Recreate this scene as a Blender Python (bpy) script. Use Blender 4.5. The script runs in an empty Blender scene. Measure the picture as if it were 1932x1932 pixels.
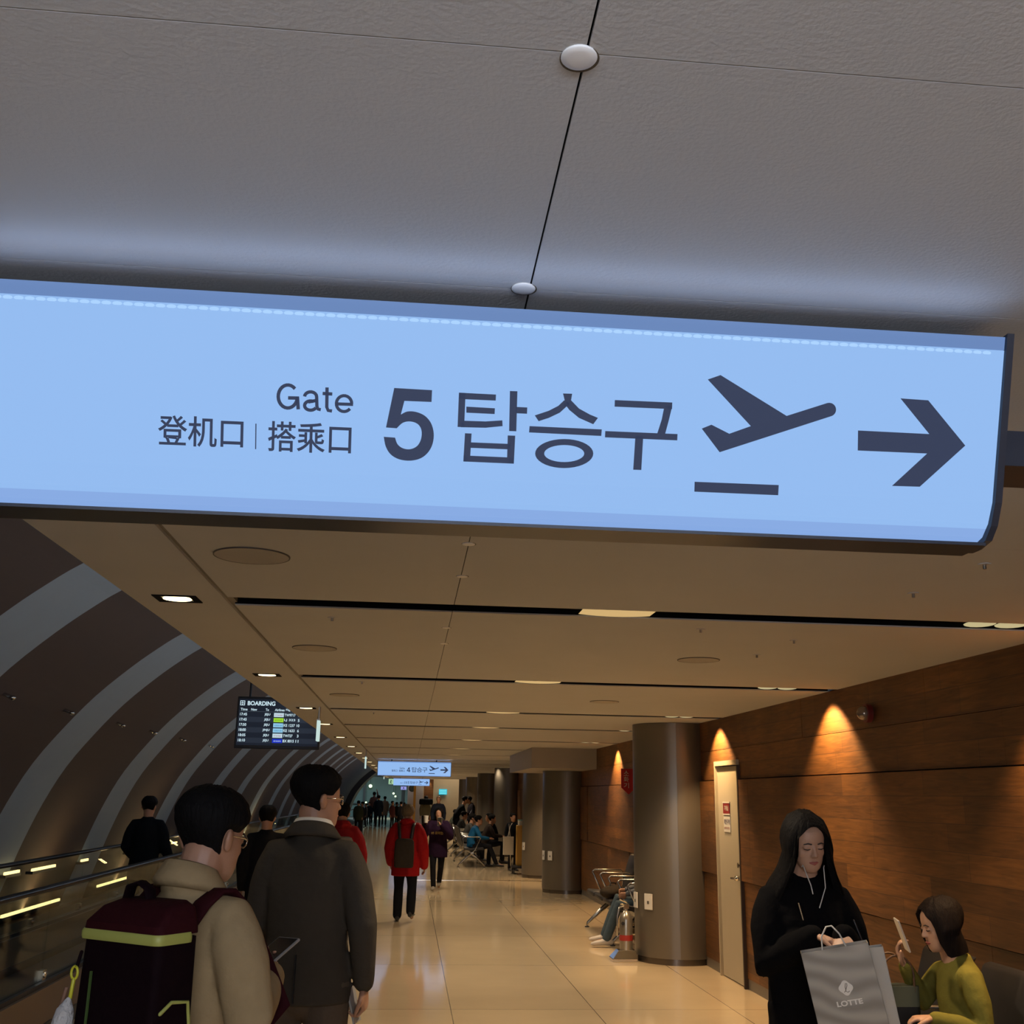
import bpy, bmesh, math, random
from math import sin, cos, pi, radians, sqrt
from mathutils import Vector, Matrix, noise

# ------------------------------------------------------------------ camera
CZ = 1.62
YAW, PITCH, ROLL, FPX = 0.0896670, 0.2637284, 0.0181484, 1991.43
scn = bpy.context.scene
fw = Vector((sin(YAW)*cos(PITCH), cos(YAW)*cos(PITCH), sin(PITCH)))
rt0 = Vector((cos(YAW), -sin(YAW), 0)); up0 = rt0.cross(fw)
rt = rt0*cos(ROLL) + up0*sin(ROLL); upv = -rt0*sin(ROLL) + up0*cos(ROLL)
cd = bpy.data.cameras.new('camera'); cam = bpy.data.objects.new('camera', cd)
scn.collection.objects.link(cam); scn.camera = cam
cd.sensor_width = 36; cd.sensor_fit = 'HORIZONTAL'; cd.lens = 36*FPX/1932
cd.clip_start = 0.05; cd.clip_end = 400
mw = Matrix.Identity(4)
for i in range(3):
    mw[i][0] = rt[i]; mw[i][1] = upv[i]; mw[i][2] = -fw[i]
mw[2][3] = CZ
cam.matrix_world = mw

# ------------------------------------------------------------------ world and exposure
W = bpy.data.worlds.new('world'); scn.world = W; W.use_nodes = True
W.node_tree.nodes['Background'].inputs[0].default_value = (0.10, 0.13, 0.16, 1)
W.node_tree.nodes['Background'].inputs[1].default_value = 0.25
scn.view_settings.view_transform = 'Standard'; scn.view_settings.look = 'None'
scn.view_settings.exposure = 0.0; scn.view_settings.gamma = 1.0
scn.view_settings.use_curve_mapping = False
scn.cycles.use_denoising = True
scn.cycles.max_bounces = 6; scn.cycles.diffuse_bounces = 3; scn.cycles.glossy_bounces = 3
scn.cycles.transmission_bounces = 6; scn.cycles.transparent_max_bounces = 10
scn.cycles.sample_clamp_indirect = 3.0
scn.cycles.caustics_reflective = False; scn.cycles.caustics_refractive = False

WARM = (1.0, 0.80, 0.57); WARM2 = (1.0, 0.80, 0.55); COOL = (0.50, 0.68, 1.0)
E_SPOT, E_LEFT, E_WASH, E_SIGN = 135.0, 14.0, 135.0, 1.0
H = 2.42                         # ceiling height
XW = 3.09                        # right wall
GROOVES = [-1.4, 1.9-3.3, 4.62, 7.62, 10.55, 12.95, 15.92, 18.95, 21.9, 24.9, 27.9, 30.9, 33.9, 36.9, 39.9, 42.9, 45.9, 48.9, 51.9]
GROOVES = [g for g in GROOVES if g > 3] ; GROOVES = [-1.4] + GROOVES
GW = 0.095                       # half width of a groove

# ------------------------------------------------------------------ pixel helpers (to place flat graphics on their real surfaces)
C0 = Vector((0, 0, CZ))
def ray(x, y): return fw + rt*((x-966)/FPX) - upv*((y-966)/FPX)
def atY(x, y, Y): d = ray(x, y); return C0 + d*(Y/d.y)
def atX(x, y, X): d = ray(x, y); return C0 + d*(X/d.x)
def atZ(x, y, z): d = ray(x, y); return C0 + d*((z-CZ)/d.z)

# ------------------------------------------------------------------ materials
MATS = {}
def mat(name, col, rough=0.6, metal=0.0, noise_amt=0.0, nscale=8.0, bump=0.0, bscale=60.0, spec=0.5, coat=0.0, alpha=1.0, stretch=None):
    if name in MATS: return MATS[name]
    m = bpy.data.materials.new(name); m.use_nodes = True; nt = m.node_tree; N = nt.nodes; L = nt.links
    b = N['Principled BSDF']
    b.inputs['Base Color'].default_value = (*col, 1); b.inputs['Roughness'].default_value = rough
    b.inputs['Metallic'].default_value = metal; b.inputs['Specular IOR Level'].default_value = spec
    b.inputs['Coat Weight'].default_value = coat
    tc = N.new('ShaderNodeTexCoord'); mp = N.new('ShaderNodeMapping'); L.new(tc.outputs['Object'], mp.inputs[0])
    if stretch: mp.inputs['Scale'].default_value = stretch
    if noise_amt > 0:
        n = N.new('ShaderNodeTexNoise'); n.inputs['Scale'].default_value = nscale; n.inputs['Detail'].default_value = 4
        L.new(mp.outputs[0], n.inputs['Vector'])
        r = N.new('ShaderNodeMapRange'); r.inputs['To Min'].default_value = 1-noise_amt; r.inputs['To Max'].default_value = 1+noise_amt
        L.new(n.outputs['Fac'], r.inputs['Value'])
        mx = N.new('ShaderNodeVectorMath'); mx.operation = 'SCALE'; mx.inputs[0].default_value = col
        L.new(r.outputs[0], mx.inputs['Scale']); L.new(mx.outputs[0], b.inputs['Base Color'])
    if bump > 0:
        n2 = N.new('ShaderNodeTexNoise'); n2.inputs['Scale'].default_value = bscale; n2.inputs['Detail'].default_value = 5
        L.new(mp.outputs[0], n2.inputs['Vector'])
        bp = N.new('ShaderNodeBump'); bp.inputs['Strength'].default_value = bump; bp.inputs['Distance'].default_value = 0.02 if bscale < 20 else 0.01
        L.new(n2.outputs['Fac'], bp.inputs['Height']); L.new(bp.outputs[0], b.inputs['Normal'])
    MATS[name] = m; return m
def emit(name, col, s=1.0, noise_amt=0.0):
    if name in MATS: return MATS[name]
    m = bpy.data.materials.new(name); m.use_nodes = True; nt = m.node_tree
    b = nt.nodes['Principled BSDF']; b.inputs['Base Color'].default_value = (0.02, 0.02, 0.02, 1)
    b.inputs['Emission Color'].default_value = (*col, 1); b.inputs['Emission Strength'].default_value = s
    b.inputs['Roughness'].default_value = 0.6; b.inputs['Specular IOR Level'].default_value = 0.05
    MATS[name] = m; return m

M = {}
M['steel'] = mat('brushed_steel', (0.42, 0.40, 0.37), 0.3, 1.0, 0.1, 40)
M['chrome'] = mat('chrome', (0.7, 0.68, 0.63), 0.12, 1.0)
M['black'] = mat('black_plastic', (0.012, 0.012, 0.014), 0.4)
M['dark_slot'] = mat('dark_slot', (0.006, 0.007, 0.010), 0.8, spec=0.05)
M['navy_metal'] = mat('dark_navy_painted_metal', (0.018, 0.022, 0.035), 0.35, 0.0, 0.1, 30)
M['glyph'] = None
M['white_plastic'] = mat('white_plastic', (0.62, 0.60, 0.55), 0.4, 0, 0.05, 20)
M['skin'] = mat('skin', (0.36, 0.185, 0.11), 0.5, 0, 0.08, 30, 0.1, 200)
M['skin_pale'] = mat('pale_skin', (0.44, 0.25, 0.16), 0.5, 0, 0.06, 30, 0.1, 200)
M['hair'] = mat('black_hair', (0.0055, 0.005, 0.005), 0.6, 0, 0.4, 60, 0.5, 160, spec=0.05, stretch=(1, 1, 0.15))
M['lips'] = mat('lips', (0.36, 0.10, 0.08), 0.4)
M['brow'] = mat('eyebrow_hair', (0.03, 0.02, 0.017), 0.7)
M['grey_hair'] = mat('light_brown_knit', (0.11, 0.085, 0.055), 0.8, 0, 0.3, 60, 0.5, 120)
def fabric(name, col, rough=0.85, n=0.12): return mat(name, col, rough, 0, n, 30, 0.7, 9, spec=0.05)

# ------------------------------------------------------------------ object helpers
COL = scn.collection
def tag(o, label=None, cat=None, group=None, kind=None):
    if label: o['label'] = label
    if cat: o['category'] = cat
    if group: o['group'] = group
    if kind: o['kind'] = kind
    return o
def thing(name, label, cat, loc=(0, 0, 0), rz=0.0, group=None):
    o = bpy.data.objects.new(name, None); COL.objects.link(o); o.empty_display_size = 0.1
    o.location = loc; o.rotation_euler = (0, 0, rz); return tag(o, label, cat, group)
def copy_tree(o, parent=None):
    c = o.copy(); COL.objects.link(c)
    if parent: c.parent = parent
    for ch in list(o.children): copy_tree(ch, c)
    return c
def V(*a): return Vector(a)

class MB:
    def __init__(s): s.v = []; s.f = []; s.mi = []; s.cur = 0
    def add(s, vs, fs):
        b = len(s.v); s.v += [Vector(p) for p in vs]
        for f in fs: s.f.append([b+i for i in f]); s.mi.append(s.cur)
        return s
    def box(s, lo, hi, M4=None):
        x0, y0, z0 = lo; x1, y1, z1 = hi
        vs = [Vector(p) for p in ((x0,y0,z0),(x1,y0,z0),(x1,y1,z0),(x0,y1,z0),(x0,y0,z1),(x1,y0,z1),(x1,y1,z1),(x0,y1,z1))]
        if M4 is not None: vs = [M4 @ p for p in vs]
        return s.add(vs, [(0,3,2,1),(4,5,6,7),(0,1,5,4),(1,2,6,5),(2,3,7,6),(3,0,4,7)])
    def loft(s, rings, cap=True, close=True):
        n = len(rings[0]); vs = [p for r in rings for p in r]; fs = []
        for i in range(len(rings)-1):
            for j in range(n if close else n-1):
                k = (j+1) % n; fs.append((i*n+j, i*n+k, (i+1)*n+k, (i+1)*n+j))
        if cap:
            fs.append(tuple(range(n-1, -1, -1))); fs.append(tuple((len(rings)-1)*n+j for j in range(n)))
        return s.add(vs, fs)
    def tube(s, pts, rad, n=12, side=None, round_caps=True):
        pts = [Vector(p) for p in pts]; m = len(pts)
        rad = [(r, r) if not isinstance(r, (tuple, list)) else r for r in (rad if isinstance(rad, (list, tuple)) else [rad]*m)]
        rings = []; ref = Vector(side) if side is not None else None; prev = None
        for i in range(m):
            t = (pts[min(i+1, m-1)]-pts[max(i-1, 0)]).normalized()
            if ref is not None: a = ref - t*ref.dot(t)
            else:
                if prev is None: a = t.orthogonal()
                else: a = prev - t*prev.dot(t)
            a.normalize(); prev = a; b = t.cross(a)
            rx, ry = rad[i]
            def ring(c, k): return [c + a*(cos(2*pi*j/n)*rx*k) + b*(sin(2*pi*j/n)*ry*k) for j in range(n)]
            if i == 0 and round_caps:
                q = min(rx, ry); rings.append(ring(pts[i]-t*q*0.85, 0.35)); rings.append(ring(pts[i]-t*q*0.5, 0.8))
            rings.append(ring(pts[i], 1))
            if i == m-1 and round_caps:
                q = min(rx, ry); rings.append(ring(pts[i]+t*q*0.5, 0.8)); rings.append(ring(pts[i]+t*q*0.85, 0.35))
        return s.loft(rings)
    def ell(s, c, r, M3=None, n=14, m=9):
        c = Vector(c); rings = []
        for i in range(1, m):
            th = pi*i/m
            rr = []
            for j in range(n):
                p = Vector((r[0]*sin(th)*cos(2*pi*j/n), r[1]*sin(th)*sin(2*pi*j/n), -r[2]*cos(th)))
                if M3 is not None: p = M3 @ p
                rr.append(c+p)
            rings.append(rr)
        return s.loft(rings)
    def prism(s, poly, off):
        n = len(poly); off = Vector(off); poly = [Vector(p) for p in poly]
        return s.add(poly+[p+off for p in poly], [tuple(range(n)), tuple(range(2*n-1, n-1, -1))]+[(j, n+j, n+(j+1) % n, (j+1) % n) for j in range(n)])
    def cyl(s, c, r, h, n=32, axis='z', r2=None):
        c = Vector(c); r2 = r if r2 is None else r2
        A = {'z': (V(1,0,0), V(0,1,0), V(0,0,1)), 'x': (V(0,1,0), V(0,0,1), V(1,0,0)), 'y': (V(0,0,1), V(1,0,0), V(0,1,0))}[axis]
        rg = lambda d, q: [c + A[2]*d + A[0]*cos(2*pi*j/n)*q + A[1]*sin(2*pi*j/n)*q for j in range(n)]
        return s.loft([rg(0, r), rg(h, r2)])
    def build(s, name, mats, parent=None, world=False, smooth=False, vox=None, bevel=0, sm=0, xf=None, scale=1.0, tri=False):
        me = bpy.data.meshes.new(name)
        off = parent.location if (parent is not None and world) else Vector((0, 0, 0))
        vs = [(xf @ p if xf is not None else p)*scale - off for p in s.v]
        me.from_pydata(vs, [], s.f)
        bm = bmesh.new(); bm.from_mesh(me)
        if tri: bmesh.ops.triangulate(bm, faces=bm.faces, ngon_method='EAR_CLIP')
        bmesh.ops.recalc_face_normals(bm, faces=bm.faces); 
        if vox is None and smooth: pass
        bm.to_mesh(me); bm.free()
        mats = mats if isinstance(mats, (list, tuple)) else [mats]
        for k in mats: me.materials.append(k)
        if len(mats) > 1:
            for p, i in zip(me.polygons, s.mi): p.material_index = i
        o = bpy.data.objects.new(name, me); COL.objects.link(o)
        mods = False
        if bevel:
            b = o.modifiers.new('b', 'BEVEL'); b.width = bevel; b.segments = 2; b.limit_method = 'ANGLE'; mods = True
        if vox:
            r = o.modifiers.new('r', 'REMESH'); r.mode = 'VOXEL'; r.voxel_size = vox; r.use_smooth_shade = True; mods = True
            if sm:
                q = o.modifiers.new('s', 'SMOOTH'); q.iterations = sm; q.factor = 0.5
        if mods:
            dg = bpy.context.evaluated_depsgraph_get()
            m2 = bpy.data.meshes.new_from_object(o.evaluated_get(dg)); o.modifiers.clear(); o.data = m2
            m2.name = name
            if vox:
                m2.materials.clear()
                for k in mats: m2.materials.append(k)
            bpy.data.meshes.remove(me)
        if smooth:
            for p in o.data.polygons: p.use_smooth = True
        if smooth == 'auto':
            for e in o.data.edges: pass
            o.data.set_sharp_from_angle(angle=radians(38))
        if parent is not None: o.parent = parent
        return o
def struct(name, mb, m, **k):
    return tag(mb.build(name, m, **k), kind='structure')

def text_mesh(body, size, bold=0.0, align='LEFT', sx=1.0):
    """vertices/faces of a line of lettering in its own plane (x right, y up)"""
    c = bpy.data.curves.new('t', 'FONT'); c.body = body; c.size = size; c.offset = bold; c.align_x = align
    c.resolution_u = 5
    o = bpy.data.objects.new('t', c); COL.objects.link(o)
    dg = bpy.context.evaluated_depsgraph_get(); me = bpy.data.meshes.new_from_object(o.evaluated_get(dg))
    vs = [(v.co.x*sx, v.co.y) for v in me.vertices]; fs = [tuple(p.vertices) for p in me.polygons]
    bpy.data.objects.remove(o); bpy.data.curves.remove(c); bpy.data.meshes.remove(me)
    return vs, fs
def fit_text(body, width, height, bold=0.0):
    vs, fs = text_mesh(body, 1.0, bold)
    x0 = min(v[0] for v in vs); x1 = max(v[0] for v in vs); y0 = min(v[1] for v in vs); y1 = max(v[1] for v in vs)
    return [((x-x0)/(x1-x0)*width, (y-y0)/(y1-y0)*height) for x, y in vs], fs
def put_text(name, m, parent, body, width, height, fn, bold=0.0):
    vs, fs = fit_text(body, width, height, bold)
    mb = MB(); mb.add([fn(x, y) for x, y in vs], fs); return mb.build(name, m, parent)

def spot(name, loc, power, col, size=150, blend=0.6, r=0.04, aim=(0, 0, -1), parent=None):
    l = bpy.data.lights.new(name, 'SPOT'); l.energy = power; l.color = col; l.spot_size = radians(size); l.spot_blend = blend
    l.shadow_soft_size = r
    o = bpy.data.objects.new(name, l); COL.objects.link(o); o.location = loc
    o.rotation_euler = Vector(aim).to_track_quat('-Z', 'Y').to_euler()
    if parent: o.parent = parent; o.location = Vector(loc)-parent.location
    return o
# ================================================================== SETTING
# ---- floor: polished beige tile
def floor_mat():
    m = bpy.data.materials.new('polished_beige_tile'); m.use_nodes = True; nt = m.node_tree; N = nt.nodes; L = nt.links
    b = N['Principled BSDF']; tc = N.new('ShaderNodeTexCoord'); mp = N.new('ShaderNodeMapping')
    L.new(tc.outputs['Object'], mp.inputs[0]); mp.inputs['Location'].default_value = (-0.40, 0.05, 0)
    br = N.new('ShaderNodeTexBrick'); br.offset = 0.0; br.squash = 1.0
    br.inputs['Scale'].default_value = 1.0; br.inputs['Brick Width'].default_value = 1.135; br.inputs['Row Height'].default_value = 2.27
    br.inputs['Mortar Size'].default_value = 0.004; br.inputs['Mortar Smooth'].default_value = 0.3
    br.inputs['Color1'].default_value = (0.68, 0.53, 0.33, 1); br.inputs['Color2'].default_value = (0.63, 0.49, 0.31, 1)
    br.inputs['Mortar'].default_value = (0.20, 0.15, 0.10, 1); L.new(mp.outputs[0], br.inputs['Vector'])
    n = N.new('ShaderNodeTexNoise'); n.inputs['Scale'].default_value = 1.3; n.inputs['Detail'].default_value = 6; L.new(tc.outputs['Object'], n.inputs['Vector'])
    r = N.new('ShaderNodeMapRange'); r.inputs['To Min'].default_value = 0.85; r.inputs['To Max'].default_value = 1.12; L.new(n.outputs['Fac'], r.inputs['Value'])
    mx = N.new('ShaderNodeVectorMath'); mx.operation = 'SCALE'; L.new(br.outputs['Color'], mx.inputs[0]); L.new(r.outputs[0], mx.inputs['Scale'])
    L.new(mx.outputs[0], b.inputs['Base Color'])
    b.inputs['Roughness'].default_value = 0.10; b.inputs['Specular IOR Level'].default_value = 0.55
    n2 = N.new('ShaderNodeTexNoise'); n2.inputs['Scale'].default_value = 2.2; L.new(tc.outputs['Object'], n2.inputs['Vector'])
    bp = N.new('ShaderNodeBump'); bp.inputs['Strength'].default_value = 0.06; bp.inputs['Distance'].default_value = 0.02
    L.new(n2.outputs['Fac'], bp.inputs['Height']); L.new(bp.outputs[0], b.inputs['Normal'])
    return m
M['floor'] = floor_mat()
mb = MB(); mb.box((-2.36, -3, -0.2), (XW+0.25, 84, 0)); struct('floor', mb, M['floor'])
mb = MB(); mb.box((-4.9, -3, -0.2), (-2.36, 84, -0.001)); struct('floor_walkway', mb, mat('dark_walkway_floor', (0.05, 0.045, 0.04), 0.35, 0, 0.2, 5))
mb = MB(); mb.box((0.2, 22.16, 0.0), (XW-0.05, 22.24, 0.006)); struct('trim_1', mb, M['chrome'])
mb = MB(); mb.box((-2.3, 58, 0.0), (2.6, 58.08, 0.004)); struct('trim_2', mb, M['chrome'])

# ---- ceiling
def ceil_mat():
    m = mat('ceiling_panel', (0.50, 0.50, 0.495), 0.85, 0, 0.04, 3.0, 0.14, 150, spec=0.2); return m
M['ceil'] = ceil_mat()
M['joint'] = mat('dark_joint', (0.03, 0.028, 0.03), 0.9)
cuts = GROOVES + [54.0]
mb = MB(); y0 = -3.0
JX = 0.1625
for g in cuts:
    y1 = g-GW if g < 54 else 54.0
    if g == GROOVES[0] or True:
        segs = [y0] + [y for y in ([0.99, 1.56, 3.16] if y0 < 0.5 and y1 > 1 else []) if y0 < y < y1] + [y1]
        for a, b in zip(segs[:-1], segs[1:]):
            mb.box((-0.80, a+0.001, H), (JX-0.0015, b-0.001, H+0.006)); mb.box((JX+0.0015, a+0.001, H), (XW+0.02, b-0.001, H+0.006))
    y0 = g+GW
struct('ceiling', mb, M['ceil'])
mb = MB(); mb.box((-1.22, -3, H), (-0.822, 54, H+0.12)); struct('ceiling_edge', mb, M['ceil'])
mb = MB()
mb.box((-1.22, -3, H+0.12), (XW+0.2, 54, H+0.16))
struct('ceiling_void', mb, M['dark_slot'])
for i, g in enumerate(GROOVES):
    mb = MB(); mb.box((-0.80, g-GW-0.004, H+0.007), (XW, g-GW, H+0.12)); mb.box((-0.80, g+GW, H+0.007), (XW, g+GW+0.004, H+0.12))
    struct('trim_%d' % (10+i), mb, M['dark_slot'])
mb = MB(); mb.box((-0.835, -3, H+0.012), (-0.79, 54, H+0.03)); struct('trim_3', mb, mat('reveal_grey', (0.20, 0.18, 0.155), 0.8))

# ---- right wall: planks
def wood_mat():
    m = bpy.data.materials.new('oak_plank_cladding'); m.use_nodes = True; nt = m.node_tree; N = nt.nodes; L = nt.links
    b = N['Principled BSDF']; tc = N.new('ShaderNodeTexCoord')
    sp = N.new('ShaderNodeSeparateXYZ'); L.new(tc.outputs['Object'], sp.inputs[0])
    cb = N.new('ShaderNodeCombineXYZ'); L.new(sp.outputs['Y'], cb.inputs['X']); L.new(sp.outputs['Z'], cb.inputs['Y'])
    br = N.new('ShaderNodeTexBrick'); br.offset = 0.37; br.offset_frequency = 2; br.squash = 0.8; br.squash_frequency = 3
    br.inputs['Scale'].default_value = 1.0; br.inputs['Brick Width'].default_value = 1.25; br.inputs['Row Height'].default_value = 0.1517
    br.inputs['Mortar Size'].default_value = 0.0022; br.inputs['Mortar Smooth'].default_value = 0.2; br.inputs['Bias'].default_value = 0.0
    br.inputs['Color1'].default_value = (0.175, 0.072, 0.018, 1); br.inputs['Color2'].default_value = (0.102, 0.042, 0.012, 1)
    br.inputs['Mortar'].default_value = (0.06, 0.026, 0.012, 1); L.new(cb.outputs[0], br.inputs['Vector'])
    mp = N.new('ShaderNodeMapping'); mp.inputs['Scale'].default_value = (1.3, 16, 1); L.new(cb.outputs[0], mp.inputs[0])
    n = N.new('ShaderNodeTexNoise'); n.inputs['Scale'].default_value = 2.2; n.inputs['Detail'].default_value = 7; n.inputs['Distortion'].default_value = 1.4
    L.new(mp.outputs[0], n.inputs['Vector'])
    r = N.new('ShaderNodeMapRange'); r.inputs['From Min'].default_value = 0.25; r.inputs['From Max'].default_value = 0.75
    r.inputs['To Min'].default_value = 0.55; r.inputs['To Max'].default_value = 1.35; L.new(n.outputs['Fac'], r.inputs['Value'])
    n3 = N.new('ShaderNodeTexNoise'); n3.inputs['Scale'].default_value = 1.4; L.new(cb.outputs[0], n3.inputs['Vector'])
    r3 = N.new('ShaderNodeMapRange'); r3.inputs['From Min'].default_value = 0.3; r3.inputs['From Max'].default_value = 0.7
    r3.inputs['To Min'].default_value = 0.75; r3.inputs['To Max'].default_value = 1.25; L.new(n3.outputs['Fac'], r3.inputs['Value'])
    mm = N.new('ShaderNodeMath'); mm.operation = 'MULTIPLY'; L.new(r.outputs[0], mm.inputs[0]); L.new(r3.outputs[0], mm.inputs[1])
    mx = N.new('ShaderNodeVectorMath'); mx.operation = 'SCALE'; L.new(br.outputs['Color'], mx.inputs[0]); L.new(mm.outputs[0], mx.inputs['Scale'])
    L.new(mx.outputs[0], b.inputs['Base Color']); b.inputs['Roughness'].default_value = 0.5
    bp = N.new('ShaderNodeBump'); bp.inputs['Strength'].default_value = 0.25; bp.inputs['Distance'].default_value = 0.004
    L.new(n.outputs['Fac'], bp.inputs['Height']); L.new(bp.outputs[0], b.inputs['Normal'])
    return m
M['wood'] = wood_mat()
random.seed(5)
mb = MB()
DY0, DY1 = 9.985, 10.735           # door opening along the wall
courses = [(0.09, 0.905, 0.0), (0.915, 1.815, 0.012), (1.825, 2.112, 0.001), (2.116, H, 0.0)]
for (a, b, o) in courses:
    ys = [-3.0]
    while ys[-1] < 54: ys.append(ys[-1]+random.uniform(1.6, 3.4))
    ys[-1] = 54
    for p, q in zip(ys[:-1], ys[1:]):
        d = o + random.choice([0, 0.006, 0.014, 0.022])*(0.15 if a > 1.8 else 1)
        for (u, v) in ([(p, q)] if (q < DY0 or p > DY1 or a > 2.0) else [(p, min(q, DY0)), (max(p, DY1), q)]):
            if v-u < 0.01: continue
            if a < 2.0 < b and u < DY1 and v > DY0: continue
            mb.box((XW-d, u+0.0015, a), (XW+0.06, v-0.0015, b))
mb.box((XW-0.001, DY0-0.001, 2.002), (XW+0.06, DY1+0.001, 2.1119))
struct('wall_right', mb, M['wood'])
mb = MB(); mb.box((XW+0.05, -3, 0.0), (XW+0.2, DY0-0.01, H+0.02)); mb.box((XW+0.05, DY1+0.01, 0.0), (XW+0.2, 54, H+0.02)); mb.box((XW+0.05, DY0-0.01, 2.0), (XW+0.2, DY1+0.01, H+0.02))
struct('wall_right_backing', mb, mat('dark_backing', (0.03, 0.018, 0.01), 0.9))
mb = MB(); mb.box((XW+0.005, -3, 0.0), (XW+0.05, DY0-0.01, 0.088)); mb.box((XW+0.005, DY1+0.01, 0.0), (XW+0.05, 54, 0.088))
struct('baseboard_right', mb, mat('grey_skirting', (0.16, 0.14, 0.115), 0.5))

# ---- door in the right wall
M['door'] = mat('pale_beige_door', (0.42, 0.37, 0.27), 0.5, 0, 0.03, 6)
dr = thing('door_1', None, None, (XW, DY0, 0)); tag(dr, kind='structure')
mb = MB(); mb.box((XW-0.004, DY0+0.015, 0.01), (XW+0.045, DY1-0.03, 1.945)); mb.build('door_leaf', M['door'], dr, world=True)
mb = MB(); mb.box((XW-0.03, DY0, 1.955), (XW+0.05, DY1, 2.0)); mb.box((XW-0.03, DY1-0.028, 0), (XW+0.05, DY1, 1.955)); mb.build('door_frame', M['door'], dr, world=True)
mb = MB(); mb.box((XW-0.03, DY0-0.03, 0), (XW+0.05, DY0, 1.95)); mb.build('door_jamb', mat('dark_jamb', (0.035, 0.02, 0.015), 0.6), dr, world=True)  # coloured dark for the shadow along the recessed door edge
mb = MB(); mb.cyl((XW-0.004, DY0+0.07, 1.045), 0.024, -0.022, 20, 'x'); mb.build('door_lock', M['chrome'], dr, world=True)
mb = MB(); mb.cyl((XW-0.004, DY0+0.07, 0.93), 0.022, -0.05, 16, 'x'); mb.tube([(XW-0.055, DY0+0.07, 0.93), (XW-0.055, DY0+0.19, 0.925)], 0.011, 10); mb.build('door_handle', M['chrome'], dr, world=True, smooth=True)
# the two plates on it
def plate(name, label, px, Yc, z0, z1, w, col, txt, tcol):
    t = thing(name, label, 'sign', (XW-0.005, Yc, z0)); mb = MB()
    mb.box((-0.006, -w/2, 0), (0, w/2, z1-z0)); mb.build('plate', M['white_plastic'] if col is None else mat(name+'_ground_%d' % len(MATS), col, 0.5), t)
    for body, fy0, fh, fw_, c in txt:
        put_text('lettering', c, t, body, w*fw_, fh, lambda x, y, fy0=fy0, fw_=fw_: V(-0.0072, w*fw_/2-x, fy0+y), 0.012)
    return t
RED = mat('dark_red_print', (0.22, 0.012, 0.015), 0.5); NAVYP = mat('navy_print', (0.03, 0.02, 0.10), 0.5); WHT = mat('white_print', (0.6, 0.57, 0.5), 0.5)
t = plate('door_sign', 'small dark red plate with white writing high on the beige door', None, 10.415, 1.50, 1.60, 0.21, (0.20, 0.012, 0.015), [('기계실', 0.028, 0.05, 0.62, WHT)], None)
mb = MB(); mb.box((-0.008, -0.115, -0.012), (0, 0.115, 0)); mb.box((-0.008, -0.115, 0.10), (0, 0.115, 0.112)); mb.build('rail', M['white_plastic'], t)
t = plate('door_sign', 'white notice with navy writing below the red plate on the beige door', None, 10.405, 1.33, 1.475, 0.215, None, [('제한구역', 0.07, 0.05, 0.86, NAVYP), ('RESTRICTED', 0.025, 0.02, 0.8, RED)], None)

# ---- vault (left wall): arched panels, brown with pale blue-grey bands
prof1 = [(-0.55, 2.72), (-0.75, 2.645), (-1.0, 2.54), (-1.215, 2.42), (-1.33, 2.34), (-1.46, 2.235), (-1.62, 2.085), (-1.76, 1.92), (-1.89, 1.74), (-1.99, 1.545), (-2.07, 1.34), (-2.13, 1.15), (-2.19, 0.95), (-2.235, 0.75)]
def cat_rom(P, k=3):
    out = []
    for i in range(len(P)-1):
        p0 = P[max(i-1, 0)]; p1 = P[i]; p2 = P[i+1]; p3 = P[min(i+2, len(P)-1)]
        for j in range(k):
            t = j/k
            out.append(tuple(0.5*((2*b)+(-a+c)*t+(2*a-5*b+4*c-d)*t*t+(-a+3*b-3*c+d)*t**3) for a, b, c, d in zip(p0, p1, p2, p3)))
    out.append(P[-1]); return out
prof = [(x*2, CZ+(z-CZ)*2) for x, z in cat_rom(prof1)]
prof = [(-0.3, prof[0][1]+0.35)] + prof
bands = [(0.75, 1.8), (4.25, 5.3), (7.81, 8.88), (11.32, 12.42), (14.88, 15.88)] + [(18.4+3.5*i, 19.35+3.5*i) for i in range(10)]
M['vault'] = mat('brown_vault_panel', (0.058, 0.040, 0.033), 0.8, 0, 0.06, 4)
M['band'] = mat('blue_grey_vault_band', (0.24, 0.30, 0.345), 0.75, 0, 0.05, 4)
mb = MB(); ysv = [-3.0]
for a, b in bands: ysv += [a, b]
ysv += [76.0]
for k, (a, b) in enumerate(zip(ysv[:-1], ysv[1:])):
    mb.cur = k % 2; d = 0.0
    inn = [V(x-d, 0, z) for x, z in prof]; out = [V(x-0.25, 0, z+0.15) for x, z in prof]
    for i in range(len(inn)-1):
        p, q = inn[i], inn[i+1]
        mb.add([p+V(0, a, 0), p+V(0, b, 0), q+V(0, b, 0), q+V(0, a, 0)], [(0, 1, 2, 3)])
    mb.cur = 0
struct('wall_left', mb, [M['vault'], M['band']], smooth='auto')
# end reveal of the vault
mb = MB()
for i in range(len(prof)-1):
    (x0, z0), (x1, z1) = prof[i], prof[i+1]
    mb.add([V(x0, 76, z0), V(x1, 76, z1), V(x1-0.9, 76, z1+0.5), V(x0-0.9, 76, z0+0.5)], [(0, 1, 2, 3)])
    mb.add([V(x0, 72.5, z0), V(x1, 72.5, z1), V(x1+0.35, 72.5, z1-0.12), V(x0+0.35, 72.5, z0-0.12)], [(0, 1, 2, 3)])
    mb.add([V(x0+0.35, 72.5, z0-0.12), V(x1+0.35, 72.5, z1-0.12), V(x1+0.35, 76, z1-0.12), V(x0+0.35, 76, z0-0.12)], [(0, 1, 2, 3)])
struct('trim_4', mb, mat('dark_brown_reveal', (0.05, 0.034, 0.026), 0.7))

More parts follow.
